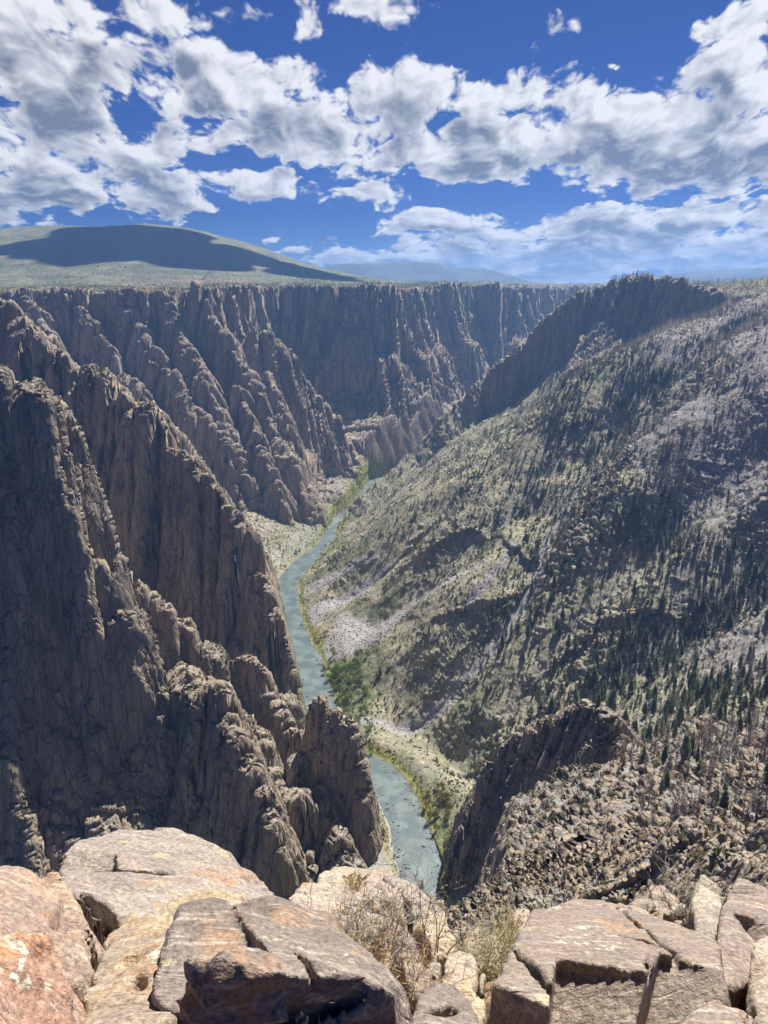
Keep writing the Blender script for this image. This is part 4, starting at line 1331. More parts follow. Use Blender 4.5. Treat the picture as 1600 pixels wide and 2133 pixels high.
# ------------------------------------------------------------------ the ledge at the look-out: boulders
def surface_nets(S, org, h):
    """closed surface where S changes sign"""
    neg = S < 0
    nx, ny, nz = S.shape
    c = np.zeros((nx - 1, ny - 1, nz - 1), np.int8)
    for dx in (0, 1):
        for dy in (0, 1):
            for dz in (0, 1):
                c += neg[dx:nx - 1 + dx, dy:ny - 1 + dy, dz:nz - 1 + dz]
    act = (c > 0) & (c < 8)
    I, J, K = np.nonzero(act)
    acc = np.zeros((len(I), 3)); cnt = np.zeros(len(I))
    corners = [(0, 0, 0), (1, 0, 0), (0, 1, 0), (1, 1, 0), (0, 0, 1), (1, 0, 1), (0, 1, 1), (1, 1, 1)]
    for a in range(8):
        for ax in range(3):
            ca = corners[a]
            if ca[ax]:
                continue
            cb = list(ca); cb[ax] = 1
            va = S[I + ca[0], J + ca[1], K + ca[2]]; vb = S[I + cb[0], J + cb[1], K + cb[2]]
            m = (va < 0) != (vb < 0)
            t = np.where(m, va / np.where(m, va - vb, 1), 0)
            p = np.stack([np.full(len(I), float(q)) for q in ca], 1)
            p[:, ax] += t
            acc += p * m[:, None]; cnt += m
    vtx = (np.stack([I, J, K], 1) + acc / cnt[:, None]) * h + np.asarray(org)
    idx = np.full(act.shape, -1, np.int64); idx[I, J, K] = np.arange(len(I))
    faces = []
    for ax in range(3):
        sl0 = [slice(1, -1)] * 3; sl0[ax] = slice(0, -1)
        sl1 = [slice(1, -1)] * 3; sl1[ax] = slice(1, None)
        a = neg[tuple(sl0)]; b = neg[tuple(sl1)]
        for flip in (0, 1):
            m = (a & ~b) if flip == 0 else (~a & b)
            q = np.array(np.nonzero(m)).T
            base = q + 1; base[:, ax] -= 1
            o1, o2 = [k for k in range(3) if k != ax]

            def cell(d1, d2):
                r = base.copy(); r[:, o1] -= d1; r[:, o2] -= d2
                return idx[r[:, 0], r[:, 1], r[:, 2]]
            quad = np.stack([cell(1, 1), cell(0, 1), cell(0, 0), cell(1, 0)], 1)
            if (flip == 1) != (ax == 1):
                quad = quad[:, ::-1]
            faces.append(quad)
    return vtx, np.concatenate(faces, 0)


def rock_material():
    m, n, b = new_mat('ledge_rock')
    tc = n.node('ShaderNodeTexCoord').outputs['Object']
    tint = n.node('ShaderNodeObjectInfo').outputs['Color']
    rnd = n.node('ShaderNodeObjectInfo').outputs['Random']
    off = n.vm('ADD', tc, n.comb(n.mul(rnd, 37.0), n.mul(rnd, 11.0), n.mul(rnd, 23.0)))
    fol = n.node('ShaderNodeMapping'); n.l.new(off, fol.inputs[0])
    fol.inputs['Rotation'].default_value = (R(20), R(-25), R(38)); fol.inputs['Scale'].default_value = (0.55, 5.0, 3.0)
    big_ = n.noise(off, 2.2, 5, 0.6)
    streak = n.noise(fol.outputs[0], 2.4, 6, 0.65)
    grain = n.noise(off, 60.0, 4, 0.7)
    blotch = n.noise(off, 5.5, 6, 0.68)
    col = n.mix(n.ramp(big_, 0.42, 0.58), tint, n.mix(0.55, tint, (0.27, 0.215, 0.195)))
    col = n.mix(n.mul(n.ramp(streak, 0.52, 0.66), 0.4), col, (0.44, 0.37, 0.295))
    col = n.mix(n.mul(n.ramp(streak, 0.45, 0.30), 0.45), col, (0.15, 0.122, 0.12))
    col = n.mix(n.mul(n.ramp(n.noise(off, 3.3, 5, 0.6), 0.57, 0.68), 0.6), col, (0.42, 0.24, 0.125))      # iron stain
    col = n.mix(n.mul(n.ramp(blotch, 0.60, 0.66), 0.6), col, (0.48, 0.41, 0.24))                          # pale lichen
    lich = n.mul(n.ramp(n.noise(off, 17.0, 4, 0.6), 0.60, 0.66), n.ramp(n.noise(off, 2.0, 2, 0.5), 0.52, 0.62))
    col = n.mix(lich, col, (0.60, 0.58, 0.42))
    spot = n.mul(n.ramp(n.vor(off, 9.0), 0.16, 0.11), n.ramp(n.noise(off, 1.7, 2, 0.5), 0.55, 0.6))
    col = n.mix(n.mul(spot, 0.8), col, (0.52, 0.30, 0.08))
    dark = n.mul(n.ramp(n.noise(off, 8.0, 6, 0.7), 0.60, 0.72), 0.6)
    col = n.mix(dark, col, (0.10, 0.088, 0.085))
    col = n.mix(n.mul(n.ramp(n.noise(off, 26.0, 5, 0.72), 0.52, 0.66), 0.55), col, (0.16, 0.135, 0.125))
    col = n.mix(n.mul(n.ramp(n.noise(fol.outputs[0], 7.0, 4, 0.7), 0.54, 0.64), 0.5), col, (0.54, 0.47, 0.38))
    gm = n.add(n.ramp(grain, 0.3, 0.7, 0.50, 1.42, smooth=False), n.mul(n.sub(n.noise(off, 140.0, 3, 0.7), 0.5), 0.5))
    col = n.mix(1.0, col, n.comb(gm, gm, gm), 'MULTIPLY')
    n.l.new(col, b.inputs['Base Color'])
    n.l.new(n.ramp(big_, 0.3, 0.7, 0.62, 0.9), b.inputs['Roughness'])
    b.inputs['Specular IOR Level'].default_value = 0.25
    h = n.add(n.mul(streak, 0.55), n.add(n.mul(grain, 0.12), n.mul(n.noise(off, 14.0, 6, 0.68), 0.5)))
    cr = n.m('ABSOLUTE', n.sub(n.noise(fol.outputs[0], 0.9, 2, 0.4), 0.5))
    h = n.sub(h, n.mul(n.mul(n.ramp(cr, 0.010, 0.0), n.ramp(big_, 0.5, 0.6)), 0.10))
    n.l.new(n.bump(h, 1.0, 0.045), b.inputs['Normal'])
    return m


M_ROCK = rock_material()
BOULDER_PTS = []


def fine3(x, y, z, wl, octv, seed, gain=0.55):
    s = 0; a = 1.0; t = 0
    for o in range(octv):
        s = s + pn3(x / wl + 5.1 * o, y / wl, z / wl - 3.3 * o, seed + o) * a
        t += a; a *= gain; wl *= 0.48
    return s / t * 1.6


def boulder(label, tint, top, low=(), drop=0.5, spread=0.06, h=0.016, rough=0.022, cracks=(), seed=1, bites=(), edge=0.009, group=None, name='boulder', planar=0.7, chips=6, steps=4):
    """block spanned by its measured corners (bearing u, v and distance); underside let down into the ledge"""
    T = np.array([at_y(*p) for p in top])
    if planar:
        A0 = np.c_[T[:, :2], np.ones(len(T))]
        co, *_ = np.linalg.lstsq(A0, T[:, 2], rcond=None)
        T[:, 2] += (A0 @ co - T[:, 2]) * planar
    BOULDER_PTS.append(T)
    cen = T.mean(0)
    if len(low):
        Lw = np.array([at_y(*p) for p in low])
    else:
        Lw = cen + (T - cen) * (1 + spread)
        Lw[:, 2] = T[:, 2] - drop
    A_ = np.vstack([T, Lw, (Lw + [0, 0, -0.12]) if len(low) else Lw])
    bm = bmesh.new()
    for p in A_:
        bm.verts.new(p)
    bmesh.ops.convex_hull(bm, input=bm.verts)
    bmesh.ops.recalc_face_normals(bm, faces=bm.faces)
    planes = []
    for f_ in bm.faces:
        if f_.calc_area() < 1e-5:
            continue
        n_ = np.array(f_.normal); d_ = float(n_ @ np.array(f_.verts[0].co))
        if n_ @ cen - d_ > 0:
            n_, d_ = -n_, -d_
        if any(abs(n_ @ q - 1) < 1e-3 and abs(d_ - e_) < 2e-3 for q, e_ in planes):
            continue
        planes.append((n_, d_))
    bm.free()
    # fractured corners: random cuts that shave the block's edges
    rc = random.Random(seed + 100)
    ext = float(np.ptp(A_, axis=0).max())
    for _ in range(chips):
        n_ = np.array([rc.gauss(0, 1), rc.gauss(-0.3, 1), rc.gauss(0.35, 0.7)]); n_ /= np.linalg.norm(n_)
        sup = (A_ @ n_).max()
        planes.append((n_, sup - ext * rc.uniform(0.01, 0.05)))
    lo = A_.min(0) - 4 * h; hi = A_.max(0) + 4 * h
    n3_ = np.maximum(np.ceil((hi - lo) / h).astype(int), 6)
    gx, gy, gz = [lo[k] + h * np.arange(n3_[k]) for k in range(3)]
    x, y, z = np.meshgrid(gx, gy, gz, indexing='ij')
    x = x.astype(np.float32); y = y.astype(np.float32); z = (z).astype(np.float32)
    S = None
    k_ = edge
    for n_, d_ in planes:
        v = (n_[0] * x + n_[1] * y + n_[2] * z - d_).astype(np.float32)
        if S is None:
            S = v
        else:
            hh = np.maximum(k_ - np.abs(S - v), 0) / k_
            S = np.maximum(S, v) + hh * hh * k_ * 0.25
    near = np.abs(S) < 0.22
    xs, ys, zs = x[near], y[near], z[near] - np.float32(CAM_H)
    nz_ = fine3(xs, ys, zs, 0.30, 4, seed, 0.62) * rough * 0.8 + fine3(xs * 0.6 + ys * 0.5, ys - 0.4 * xs, zs * 2.2, 0.13, 3, seed + 5) * rough * 0.9
    # layered cleavage: shallow steps parallel to the foliation
    q_ = (0.45 * xs - 0.35 * ys + 0.82 * zs) / 0.075 + 1.2 * fine3(xs, ys, zs, 0.5, 2, seed + 3)
    nz_ = nz_ + (np.abs(q_ - np.floor(q_) - 0.5) - 0.25) * rough * 1.1 * sstep(-0.1, 0.3, fine3(xs, ys, zs, 0.45, 2, seed + 13))
    nz_ = nz_ + (cells(xs * 0.8 + zs * 0.6, ys * 0.8 - zs * 0.5, 0.16, seed % 9) * 0.5 + cells(xs + 0.7 * zs, ys - 0.6 * zs, 0.06, seed % 7) * 0.25) * rough * 0.55
    rid = 1 - 2.2 * np.abs(fine3(xs, ys, zs, 0.30, 2, seed + 9))
    nz_ = nz_ - rid.clip(0) ** 3 * rough * 0.5
    Sn = S[near] + nz_
    rg = random.Random(seed)
    for cr in cracks:
        # a joint: the plane through two sighted points and a given dip
        a = at_y(*cr[0]); b_ = at_y(*cr[1])
        wdt = max(cr[2] if len(cr) > 2 else 0.012, h * 0.75)
        dep = cr[3] if len(cr) > 3 else 0.04
        e = (b_ - a) / np.linalg.norm(b_ - a)
        up = np.array([0.15, -0.2, 1.0]); nn = np.cross(e, up); nn /= np.linalg.norm(nn)
        px, py, pz = xs - a[0], ys - a[1], zs - (a[2] - CAM_H)
        dpl = nn[0] * px + nn[1] * py + nn[2] * pz + 0.02 * fine3(xs, ys, zs, 0.25, 2, seed + 21)
        along = (e[0] * px + e[1] * py + e[2] * pz) / np.linalg.norm(b_ - a)
        w_ = wdt * sstep(-0.15, 0.1, along) * sstep(1.15, 0.9, along)
        Sn = np.maximum(Sn, np.minimum(w_ - np.abs(dpl), Sn + dep))
    # broken steps along the rim of the block
    for _ in range(steps):
        i_ = rg.randrange(len(T)); j_ = (i_ + 1 + rg.randrange(2)) % len(T); f_ = rg.random()
        m_ = T[i_] * f_ + T[j_] * (1 - f_)
        o_ = m_ - cen; o_[2] = 0; o_ /= max(np.linalg.norm(o_), 1e-6)
        n1_ = o_ + np.array([rg.gauss(0, .5), rg.gauss(0, .5), 0]); n1_ /= np.linalg.norm(n1_)
        n2_ = np.array([rg.gauss(0, .25), rg.gauss(0, .25), 1.0]); n2_ /= np.linalg.norm(n2_)
        a_ = ext * rg.uniform(0.02, 0.10); b2 = ext * rg.uniform(0.008, 0.035)
        mx_, my_, mz_ = xs - m_[0], ys - m_[1], zs - (m_[2] - CAM_H)
        w_ = np.minimum(n1_[0] * mx_ + n1_[1] * my_ + n1_[2] * mz_ + a_, n2_[0] * mx_ + n2_[1] * my_ + n2_[2] * mz_ + b2)
        tang = np.abs(-n1_[1] * mx_ + n1_[0] * my_) - ext * rg.uniform(0.08, 0.25)
        Sn = np.maximum(Sn, np.minimum(w_, -tang))
    for (u, v, yy, rad) in bites:
        c_ = at_y(u, v, yy)
        dd = np.sqrt((xs - c_[0]) ** 2 + (ys - c_[1]) ** 2 + ((zs - (c_[2] - CAM_H)) * 1.2) ** 2)
        Sn = np.maximum(Sn, rad * (1 + 0.5 * fine3(xs, ys, zs, 0.12, 2, seed + 31)) - dd)
    S[near] = Sn
    vt, fc = surface_nets(S, lo, h)
    base = np.array([cen[0], cen[1], vt[:, 2].min()])
    me = bpy.data.meshes.new(name)
    me.vertices.add(len(vt)); me.vertices.foreach_set('co', (vt - base).astype(np.float32).ravel())
    me.loops.add(fc.size); me.loops.foreach_set('vertex_index', fc.ravel().astype(np.int32))
    me.polygons.add(len(fc)); me.polygons.foreach_set('loop_start', np.arange(0, fc.size, 4, dtype=np.int32))
    me.polygons.foreach_set('use_smooth', np.ones(len(fc), bool))
    me.materials.append(M_ROCK)
    me.update(calc_edges=True); me.validate()
    o = bpy.data.objects.new(name, me); COL.objects.link(o)
    o.location = base
    o.color = (*tint, 1)
    o['label'] = label; o['category'] = 'rock'
    if group:
        o['group'] = group
    return o


TAN = (0.43, 0.33, 0.205); GREY = (0.35, 0.295, 0.24); ORANGE = (0.50, 0.235, 0.105); PURPLE = (0.22, 0.178, 0.145); PINK = (0.285, 0.225, 0.172)
boulder('large pale grey slab with lichen, farthest back on the left', GREY,
        [(355, 1713, 3.2), (290, 1717, 3.15), (250, 1727, 3.1), (175, 1754, 2.9), (112, 1792, 2.6), (415, 1723, 3.15), (470, 1770, 3.05), (540, 1832, 2.9), (592, 1874, 2.75), (230, 1915, 2.1), (490, 1912, 2.3), (140, 1850, 2.3)],
        drop=0.55, rough=0.016, planar=0.6, edge=0.012, cracks=[((170, 1860, 2.3), (235, 1915, 2.15), 0.02), ((180, 1812, 2.55), (340, 1812, 2.6), 0.008)], seed=3)
boulder('tan boulder at the left edge behind the orange one', (0.40, 0.275, 0.18),
        [(-90, 1822, 1.95), (0, 1799, 2.0), (90, 1781, 2.08), (114, 1792, 2.1), (155, 1850, 2.0), (214, 1985, 1.82), (178, 2085, 1.58), (60, 2010, 1.55), (-110, 1960, 1.5)],
        drop=0.5, rough=0.018, cracks=[((178, 1960, 1.85), (200, 2015, 1.7), 0.008)], seed=5)
boulder('rough orange boulder in the bottom left corner', ORANGE,
        [(-90, 1912, 1.42), (0, 1905, 1.47), (70, 1922, 1.53), (102, 1968, 1.50), (166, 2092, 1.42), (158, 2170, 1.28), (60, 2230, 1.15), (-110, 2200, 1.1)],
        drop=0.45, rough=0.034, seed=7, bites=[(20, 2060, 1.2, 0.07), (50, 2120, 1.15, 0.06)])
boulder('smooth sloping tan rock between the orange and the big front boulder', TAN,
        [(425, 1842, 2.2), (505, 1846, 2.2), (300, 1897, 2.05), (255, 1930, 1.95), (213, 1990, 1.75), (174, 2092, 1.5), (170, 2180, 1.3), (330, 2180, 1.28), (335, 1940, 1.72), (530, 1885, 2.05)],
        drop=0.5, rough=0.024, seed=9, bites=[(285, 2060, 1.52, 0.03), (270, 2005, 1.66, 0.022)])
boulder('small pale wedge stone between the tan rocks on the left', TAN,
        [(210, 1965, 1.98), (235, 1925, 2.1), (275, 1900, 2.2), (300, 1905, 2.15), (262, 1945, 2.0), (228, 1985, 1.9)], drop=0.25, h=0.011, rough=0.012, seed=11)
boulder('big purple brown boulder with broken dark front, bottom left of centre', PURPLE,
        [(500, 1868, 1.98), (600, 1874, 2.02), (690, 1905, 2.0), (400, 1880, 1.8), (345, 1915, 1.6), (308, 1985, 1.45), (760, 1985, 1.78), (815, 2040, 1.62), (842, 2085, 1.5), (430, 2000, 1.33), (560, 2022, 1.36), (650, 2030, 1.4), (770, 2045, 1.46)],
        low=[(312, 2060, 1.46), (322, 2250, 1.42), (440, 2250, 1.34), (560, 2250, 1.38), (700, 2250, 1.42), (850, 2200, 1.5), (870, 2140, 1.6), (700, 1960, 2.25), (420, 1930, 2.2)],
        rough=0.024, h=0.012, cracks=[((610, 1975, 1.55), (650, 2020, 1.42), 0.009, 0.03), ((640, 2035, 1.38), (780, 2035, 1.46), 0.014, 0.05)], steps=2,
        bites=[(455, 2030, 1.27, 0.055), (540, 2100, 1.20, 0.07), (620, 2060, 1.27, 0.06), (740, 2085, 1.28, 0.085), (680, 2120, 1.2, 0.07), (500, 2130, 1.14, 0.05), (800, 2105, 1.36, 0.05), (590, 2120, 1.15, 0.045)], seed=13, edge=0.012, planar=0.0)
boulder('rounded tan rock at the brink above the river', (0.48, 0.40, 0.29),
        [(750, 1792, 3.6), (702, 1802, 3.5), (655, 1838, 3.2), (600, 1866, 2.85), (800, 1802, 3.6), (832, 1842, 3.45), (850, 1900, 2.95), (780, 1950, 2.6), (640, 1945, 2.4)], drop=0.6, rough=0.022, seed=15, h=0.02)
boulder('dark sided block tipped on the brink rock beside the river', GREY,
        [(796, 1822, 3.35), (830, 1822, 3.45), (872, 1850, 3.4), (905, 1872, 3.3), (900, 1888, 3.15), (862, 1886, 3.1), (840, 1862, 3.2)], drop=0.16, rough=0.012, h=0.013, seed=17)
boulder('pale slab behind the bare twigs, right of the tipped block', TAN,
        [(870, 1880, 3.2), (925, 1898, 3.1), (952, 1962, 2.75), (957, 1990, 2.6), (905, 1985, 2.55), (860, 1925, 2.85)], drop=0.4, rough=0.016, seed=19)
boulder('narrow dark ridge of rock beside the dry weeds', PURPLE,
        [(826, 1908, 2.55), (848, 1912, 2.6), (880, 1985, 2.4), (892, 2050, 2.1), (870, 2075, 1.98), (842, 2010, 2.15), (815, 1940, 2.4)], drop=0.45, rough=0.03, seed=21)
boulder('grey layered slab at the bottom, right of the big front boulder', PURPLE,
        [(905, 2032, 1.85), (940, 2040, 1.85), (985, 2095, 1.66), (1030, 2165, 1.45), (860, 2190, 1.3), (846, 2110, 1.5)], drop=0.4, rough=0.016, planar=0.7, edge=0.012, seed=23, cracks=[((905, 2098, 1.56), (960, 2096, 1.62), 0.010)])
boulder('flat sandy stone under the small square block', (0.52, 0.41, 0.26),
        [(925, 2025, 2.15), (985, 2060, 2.0), (1012, 2085, 1.9), (1005, 2125, 1.75), (960, 2090, 1.85), (915, 2045, 2.05)], drop=0.2, rough=0.01, h=0.012, seed=25)
boulder('small square block with a pale top, left of the right hand slab', (0.46, 0.38, 0.28),
        [(926, 1996, 2.22), (963, 1974, 2.34), (985, 1984, 2.34), (997, 2006, 2.26), (975, 2006, 2.18), (938, 2008, 2.16)],
        low=[(922, 2012, 2.16), (930, 2036, 2.12), (982, 2064, 2.06), (998, 2046, 2.16), (990, 2010, 2.4), (945, 2000, 2.4)], rough=0.009, h=0.010, seed=27, edge=0.012)
boulder('broad purple grey slab with long cracks, right of centre', PINK,
        [(1228, 1856, 2.9), (1180, 1870, 2.82), (1138, 1886, 2.7), (1106, 1906, 2.55), (1290, 1876, 2.85), (1330, 1901, 2.72), (1392, 1937, 2.55), (1440, 1956, 2.45), (1492, 1958, 2.42), (1512, 2050, 1.92), (1076, 1990, 2.0), (1036, 2038, 1.75), (1018, 2064, 1.66), (1460, 2092, 1.66), (1385, 2125, 1.48), (1215, 2135, 1.40)],
        low=[(1014, 2100, 1.72), (1022, 2220, 1.62), (1215, 2260, 1.45), (1400, 2200, 1.5), (1520, 2120, 1.95), (1500, 2000, 2.6), (1235, 1920, 3.1), (1100, 1960, 2.75)],
        rough=0.013, h=0.013, seed=29, edge=0.012, planar=0.75,
        cracks=[((1085, 1995, 1.98), (1215, 2120, 1.44), 0.016, 0.12), ((1290, 1885, 2.78), (1415, 2030, 2.05), 0.010), ((1295, 1965, 2.3), (1420, 2000, 2.15), 0.012), ((1345, 2020, 2.0), (1380, 2110, 1.55), 0.008)])
boulder('pinkish slab in the bottom right corner', PINK,
        [(1478, 2062, 1.82), (1535, 2088, 1.75), (1610, 2122, 1.62), (1660, 2170, 1.45), (1500, 2230, 1.2), (1290, 2200, 1.25), (1400, 2118, 1.5)], drop=0.4, rough=0.014, planar=0.8, edge=0.012, seed=31, cracks=[((1560, 2105, 1.66), (1580, 2150, 1.5), 0.008)])
boulder('tall leaning plate with a thin dark edge, near the right side', PINK,
        [(1521, 1829, 3.0), (1546, 1826, 3.1), (1600, 1848, 3.05), (1680, 1885, 2.95), (1680, 1960, 2.6), (1560, 1935, 2.62), (1525, 1928, 2.62)],
        low=[(1506, 1890, 2.72), (1492, 1965, 2.45), (1496, 2035, 2.2), (1511, 2062, 2.12), (1560, 2020, 2.45), (1680, 2040, 2.5), (1560, 1980, 3.0)], rough=0.012, seed=33, edge=0.012)
boulder('lichen covered plate standing left of the tall plate', (0.47, 0.405, 0.30),
        [(1448, 1848, 3.45), (1461, 1810, 3.6), (1490, 1831, 3.55), (1508, 1858, 3.4), (1500, 1925, 3.05), (1488, 1948, 2.95), (1452, 1940, 2.98), (1438, 1872, 3.3)],
        drop=0.35, rough=0.012, seed=35, edge=0.012, planar=0.6)
boulder('cracked pale stone under the grey bush on the right', (0.47, 0.41, 0.30),
        [(1356, 1846, 3.9), (1371, 1842, 3.95), (1405, 1862, 3.85), (1430, 1885, 3.6), (1388, 1902, 3.5), (1356, 1882, 3.65)], drop=0.3, rough=0.02, seed=37)
boulder('split rock on the right edge below the leaning plate', (0.45, 0.37, 0.28),
        [(1574, 1972, 2.3), (1604, 1942, 2.42), (1680, 1962, 2.4), (1690, 2110, 1.9), (1605, 2118, 1.85), (1568, 2066, 2.0)], drop=0.5, rough=0.02, seed=39)
boulder('whitish stone behind the pale shrub', (0.52, 0.43, 0.34),
        [(1064, 1900, 3.3), (1078, 1888, 3.4), (1102, 1898, 3.35), (1106, 1915, 3.2), (1090, 1940, 3.0), (1066, 1930, 3.1)], drop=0.3, rough=0.014, h=0.013, seed=41)
boulder('tan rock half hidden by the pale shrub', TAN,
        [(968, 1945, 3.1), (998, 1916, 3.3), (1035, 1945, 3.1), (1050, 1985, 2.8), (990, 2000, 2.7), (965, 1975, 2.85)], drop=0.4, rough=0.016, seed=43)
boulder('thin tan shelf behind the broad slab', (0.50, 0.40, 0.28),
        [(1300, 1880, 3.3), (1330, 1885, 3.3), (1400, 1935, 2.95), (1388, 1945, 2.85), (1340, 1915, 3.0)], drop=0.25, rough=0.012, h=0.013, seed=45)
for k_, (u, v, yy, r_) in enumerate([(1340, 1880, 3.5, 24), (1362, 1896, 3.4, 14), (905, 2005, 2.4, 14), (1005, 2030, 2.2, 12), (1415, 1918, 3.2, 10), (890, 2020, 2.2, 10), (948, 1996, 2.6, 10), (1545, 1985, 2.6, 16), (925, 1985, 2.6, 12), (640, 1845, 3.3, 15)]):
    rr_ = random.Random(k_)
    top = [(u + r_ * math.cos(a) * rr_.uniform(.7, 1.2), v + .6 * r_ * math.sin(a) * rr_.uniform(.7, 1.2), yy - 0.012 * r_ * math.sin(a)) for a in (0, 1.1, 2.2, 3.3, 4.4, 5.4)]
    boulder(('small loose stone behind the broad slab', 'small stone at the edge of the red litter', 'small stone beside the dark ridge', 'pebble right of the square block', 'little stone by the red litter', 'pebble in front of the dark ridge',
             'stone touching the top of the square block', 'dark stone in the gap by the leaning plate', 'stone between the pale slab and the square block', 'small orange stone on the brink rock')[k_],
            (PINK, TAN, GREY, TAN, PINK, GREY, TAN, (0.25, 0.22, 0.2), TAN, ORANGE)[k_], top, drop=0.10, rough=0.008, h=0.008, seed=60 + k_, edge=0.01, name='stone')


# ------------------------------------------------------------------ soil of the ledge under and between the boulders
def ledge():
    pts_ = np.vstack(BOULDER_PTS) - np.array([0, 0, 0.26])
    nx, ny = 150, 120
    X_ = np.linspace(-3.2, 3.6, nx)[:, None] * np.ones((1, ny)); Y_ = np.ones((nx, 1)) * np.linspace(0.25, 4.6, ny)[None]
    d2 = (X_[..., None] - pts_[:, 0]) ** 2 + (Y_[..., None] - pts_[:, 1]) ** 2 + 0.02
    w = d2 ** -1.6
    Z_ = (w * pts_[:, 2]).sum(-1) / w.sum(-1)
    ang = np.arctan2(X_, Y_)
    lim = np.interp(ang, np.radians([-50, -25, -14, -5, 0, 5, 8, 12, 18, 24, 40]), [2.8, 3.1, 2.9, 3.1, 3.55, 3.4, 3.1, 3.1, 3.6, 3.6, 3.6])
    over = np.maximum(np.hypot(X_, Y_) - lim, 0)
    Z_ = Z_ - over * 2.5 - 0.35 * sstep(0.0, 0.3, over) + 0.03 * fbm2(X_, Y_, 0.35, 4, 0.6, 301)
    Z_ = Z_ - 0.0
    G = np.stack([X_, Y_, Z_], -1).astype(np.float32)
    m, n, b = new_mat('ledge_soil')
    pos = n.node('ShaderNodeNewGeometry').outputs['Position']
    c = n.mix(n.ramp(n.noise(pos, 9, 5, 0.65), 0.4, 0.6), (0.42, 0.27, 0.155), (0.27, 0.185, 0.12))
    c = n.mix(n.ramp(n.noise(pos, 45, 4, 0.7), 0.5, 0.66), c, (0.52, 0.38, 0.24))
    n.l.new(c, b.inputs['Base Color'])
    n.l.new(n.bump(n.noise(pos, 40, 5, 0.7), 0.9, 0.03), b.inputs['Normal'])
    o = mesh_from_grid('rim_ledge_soil', G, np.ones((nx - 1, ny - 1), bool), m)
    o['kind'] = 'structure'
    return G

LEDGE = ledge()


def ledge_z(x, y):
    i = int(np.clip(round((x + 3.2) / 6.8 * 149), 0, 149)); j = int(np.clip(round((y - 0.25) / 4.35 * 119), 0, 119))
    return float(LEDGE[i, j, 2])


# ------------------------------------------------------------------ dry shrubs on the ledge
def twig_tube(v, f, a, b, r0, r1):
    a = Vector(a); b = Vector(b)
    d = (b - a)
    if d.length < 1e-5:
        return
    t = d.normalized().orthogonal().normalized(); s = d.normalized().cross(t)
    n0 = len(v)
    for p, r in ((a, r0), (b, r1)):
        for k in range(3):
            q = 2.0944 * k
            v.append(p + (t * math.cos(q) + s * math.sin(q)) * r)
    for k in range(3):
        f.append((n0 + k, n0 + (k + 1) % 3, n0 + 3 + (k + 1) % 3, n0 + 3 + k))


def shrub(name, label, base, height, spread, stems, forks, mat_s, mat_l, leaves, leaf, seed, upright=0.6, r=0.004, cat='shrub', curl=0.35):
    rg = random.Random(seed)
    v = []; f = []; tips = []

    def grow(p, d, L, rad, depth):
        n = 3
        for i in range(n):
            d2 = (d + Vector((rg.gauss(0, curl * .5), rg.gauss(0, curl * .5), rg.gauss(0.02, curl * .4)))).normalized()
            q = p + d2 * (L / n)
            twig_tube(v, f, p, q, rad * (1 - i * .2), rad * (1 - (i + 1) * .2))
            p, d = q, d2
            tips.append((p.copy(), d.copy()))
            if depth > 0 and rg.random() < 0.9:
                for _ in range(forks if i else 1):
                    d3 = (d + Vector((rg.gauss(0, .75), rg.gauss(0, .75), rg.gauss(.1, .5)))).normalized()
                    grow(p, d3, L * rg.uniform(.35, .65), rad * .6, depth - 1)
    for s in range(stems):
        a = rg.uniform(0, 6.28); o_ = spread * 0.25 * rg.random()
        d = Vector((math.cos(a) * (1 - upright) * rg.random() * 1.6, math.sin(a) * (1 - upright) * rg.random() * 1.6, 1.0)).normalized()
        grow(Vector((math.cos(a) * o_, math.sin(a) * o_, -0.03)), d, height * rg.uniform(.5, 1.0), r, 2)
    e = bpy.data.objects.new(name, None); e.empty_display_size = 0.05; COL.objects.link(e)
    e.location = base
    me = raw_mesh('twigs', v, f, mat_s)
    o = bpy.data.objects.new('twigs', me); COL.objects.link(o); o.parent = e
    if leaves:
        v2 = []; f2 = []
        for _ in range(leaves):
            p, d = rg.choice(tips)
            d2 = (d + Vector((rg.gauss(0, .6), rg.gauss(0, .6), rg.gauss(.2, .5)))).normalized()
            t = d2.orthogonal().normalized() * leaf * .22
            n0 = len(v2)
            L = leaf * rg.uniform(.6, 1.4)
            v2 += [p - t, p + t, p + d2 * L]
            f2.append((n0, n0 + 1, n0 + 2))
        o2 = bpy.data.objects.new('leaves', raw_mesh('leaves', v2, f2, mat_l)); COL.objects.link(o2); o2.parent = e
    e['label'] = label; e['category'] = cat
    return e


def plain(name, c0, c1):
    m, n, b = new_mat(name)
    pos = n.node('ShaderNodeNewGeometry').outputs['Position']
    n.l.new(n.mix(n.ramp(n.noise(pos, 25, 3, 0.6), 0.35, 0.65), c0, c1), b.inputs['Base Color'])
    return m

M_TWIG = plain('grey_twigs', (0.30, 0.255, 0.23), (0.55, 0.50, 0.45)); M_BROWN = plain('brown_stalks', (0.27, 0.17, 0.09), (0.52, 0.39, 0.20))
M_STRAW = plain('straw', (0.55, 0.43, 0.20), (0.68, 0.58, 0.33)); M_PALE = plain('pale_shrub_leaves', (0.46, 0.42, 0.26), (0.62, 0.57, 0.38)); M_PURP = plain('bare_purple_twigs', (0.20, 0.14, 0.13), (0.36, 0.28, 0.26))


def on_ledge(u, v, y, dz=0.0):
    p = at_y(u, v, y)
    return (p[0], p[1], p[2] + dz)

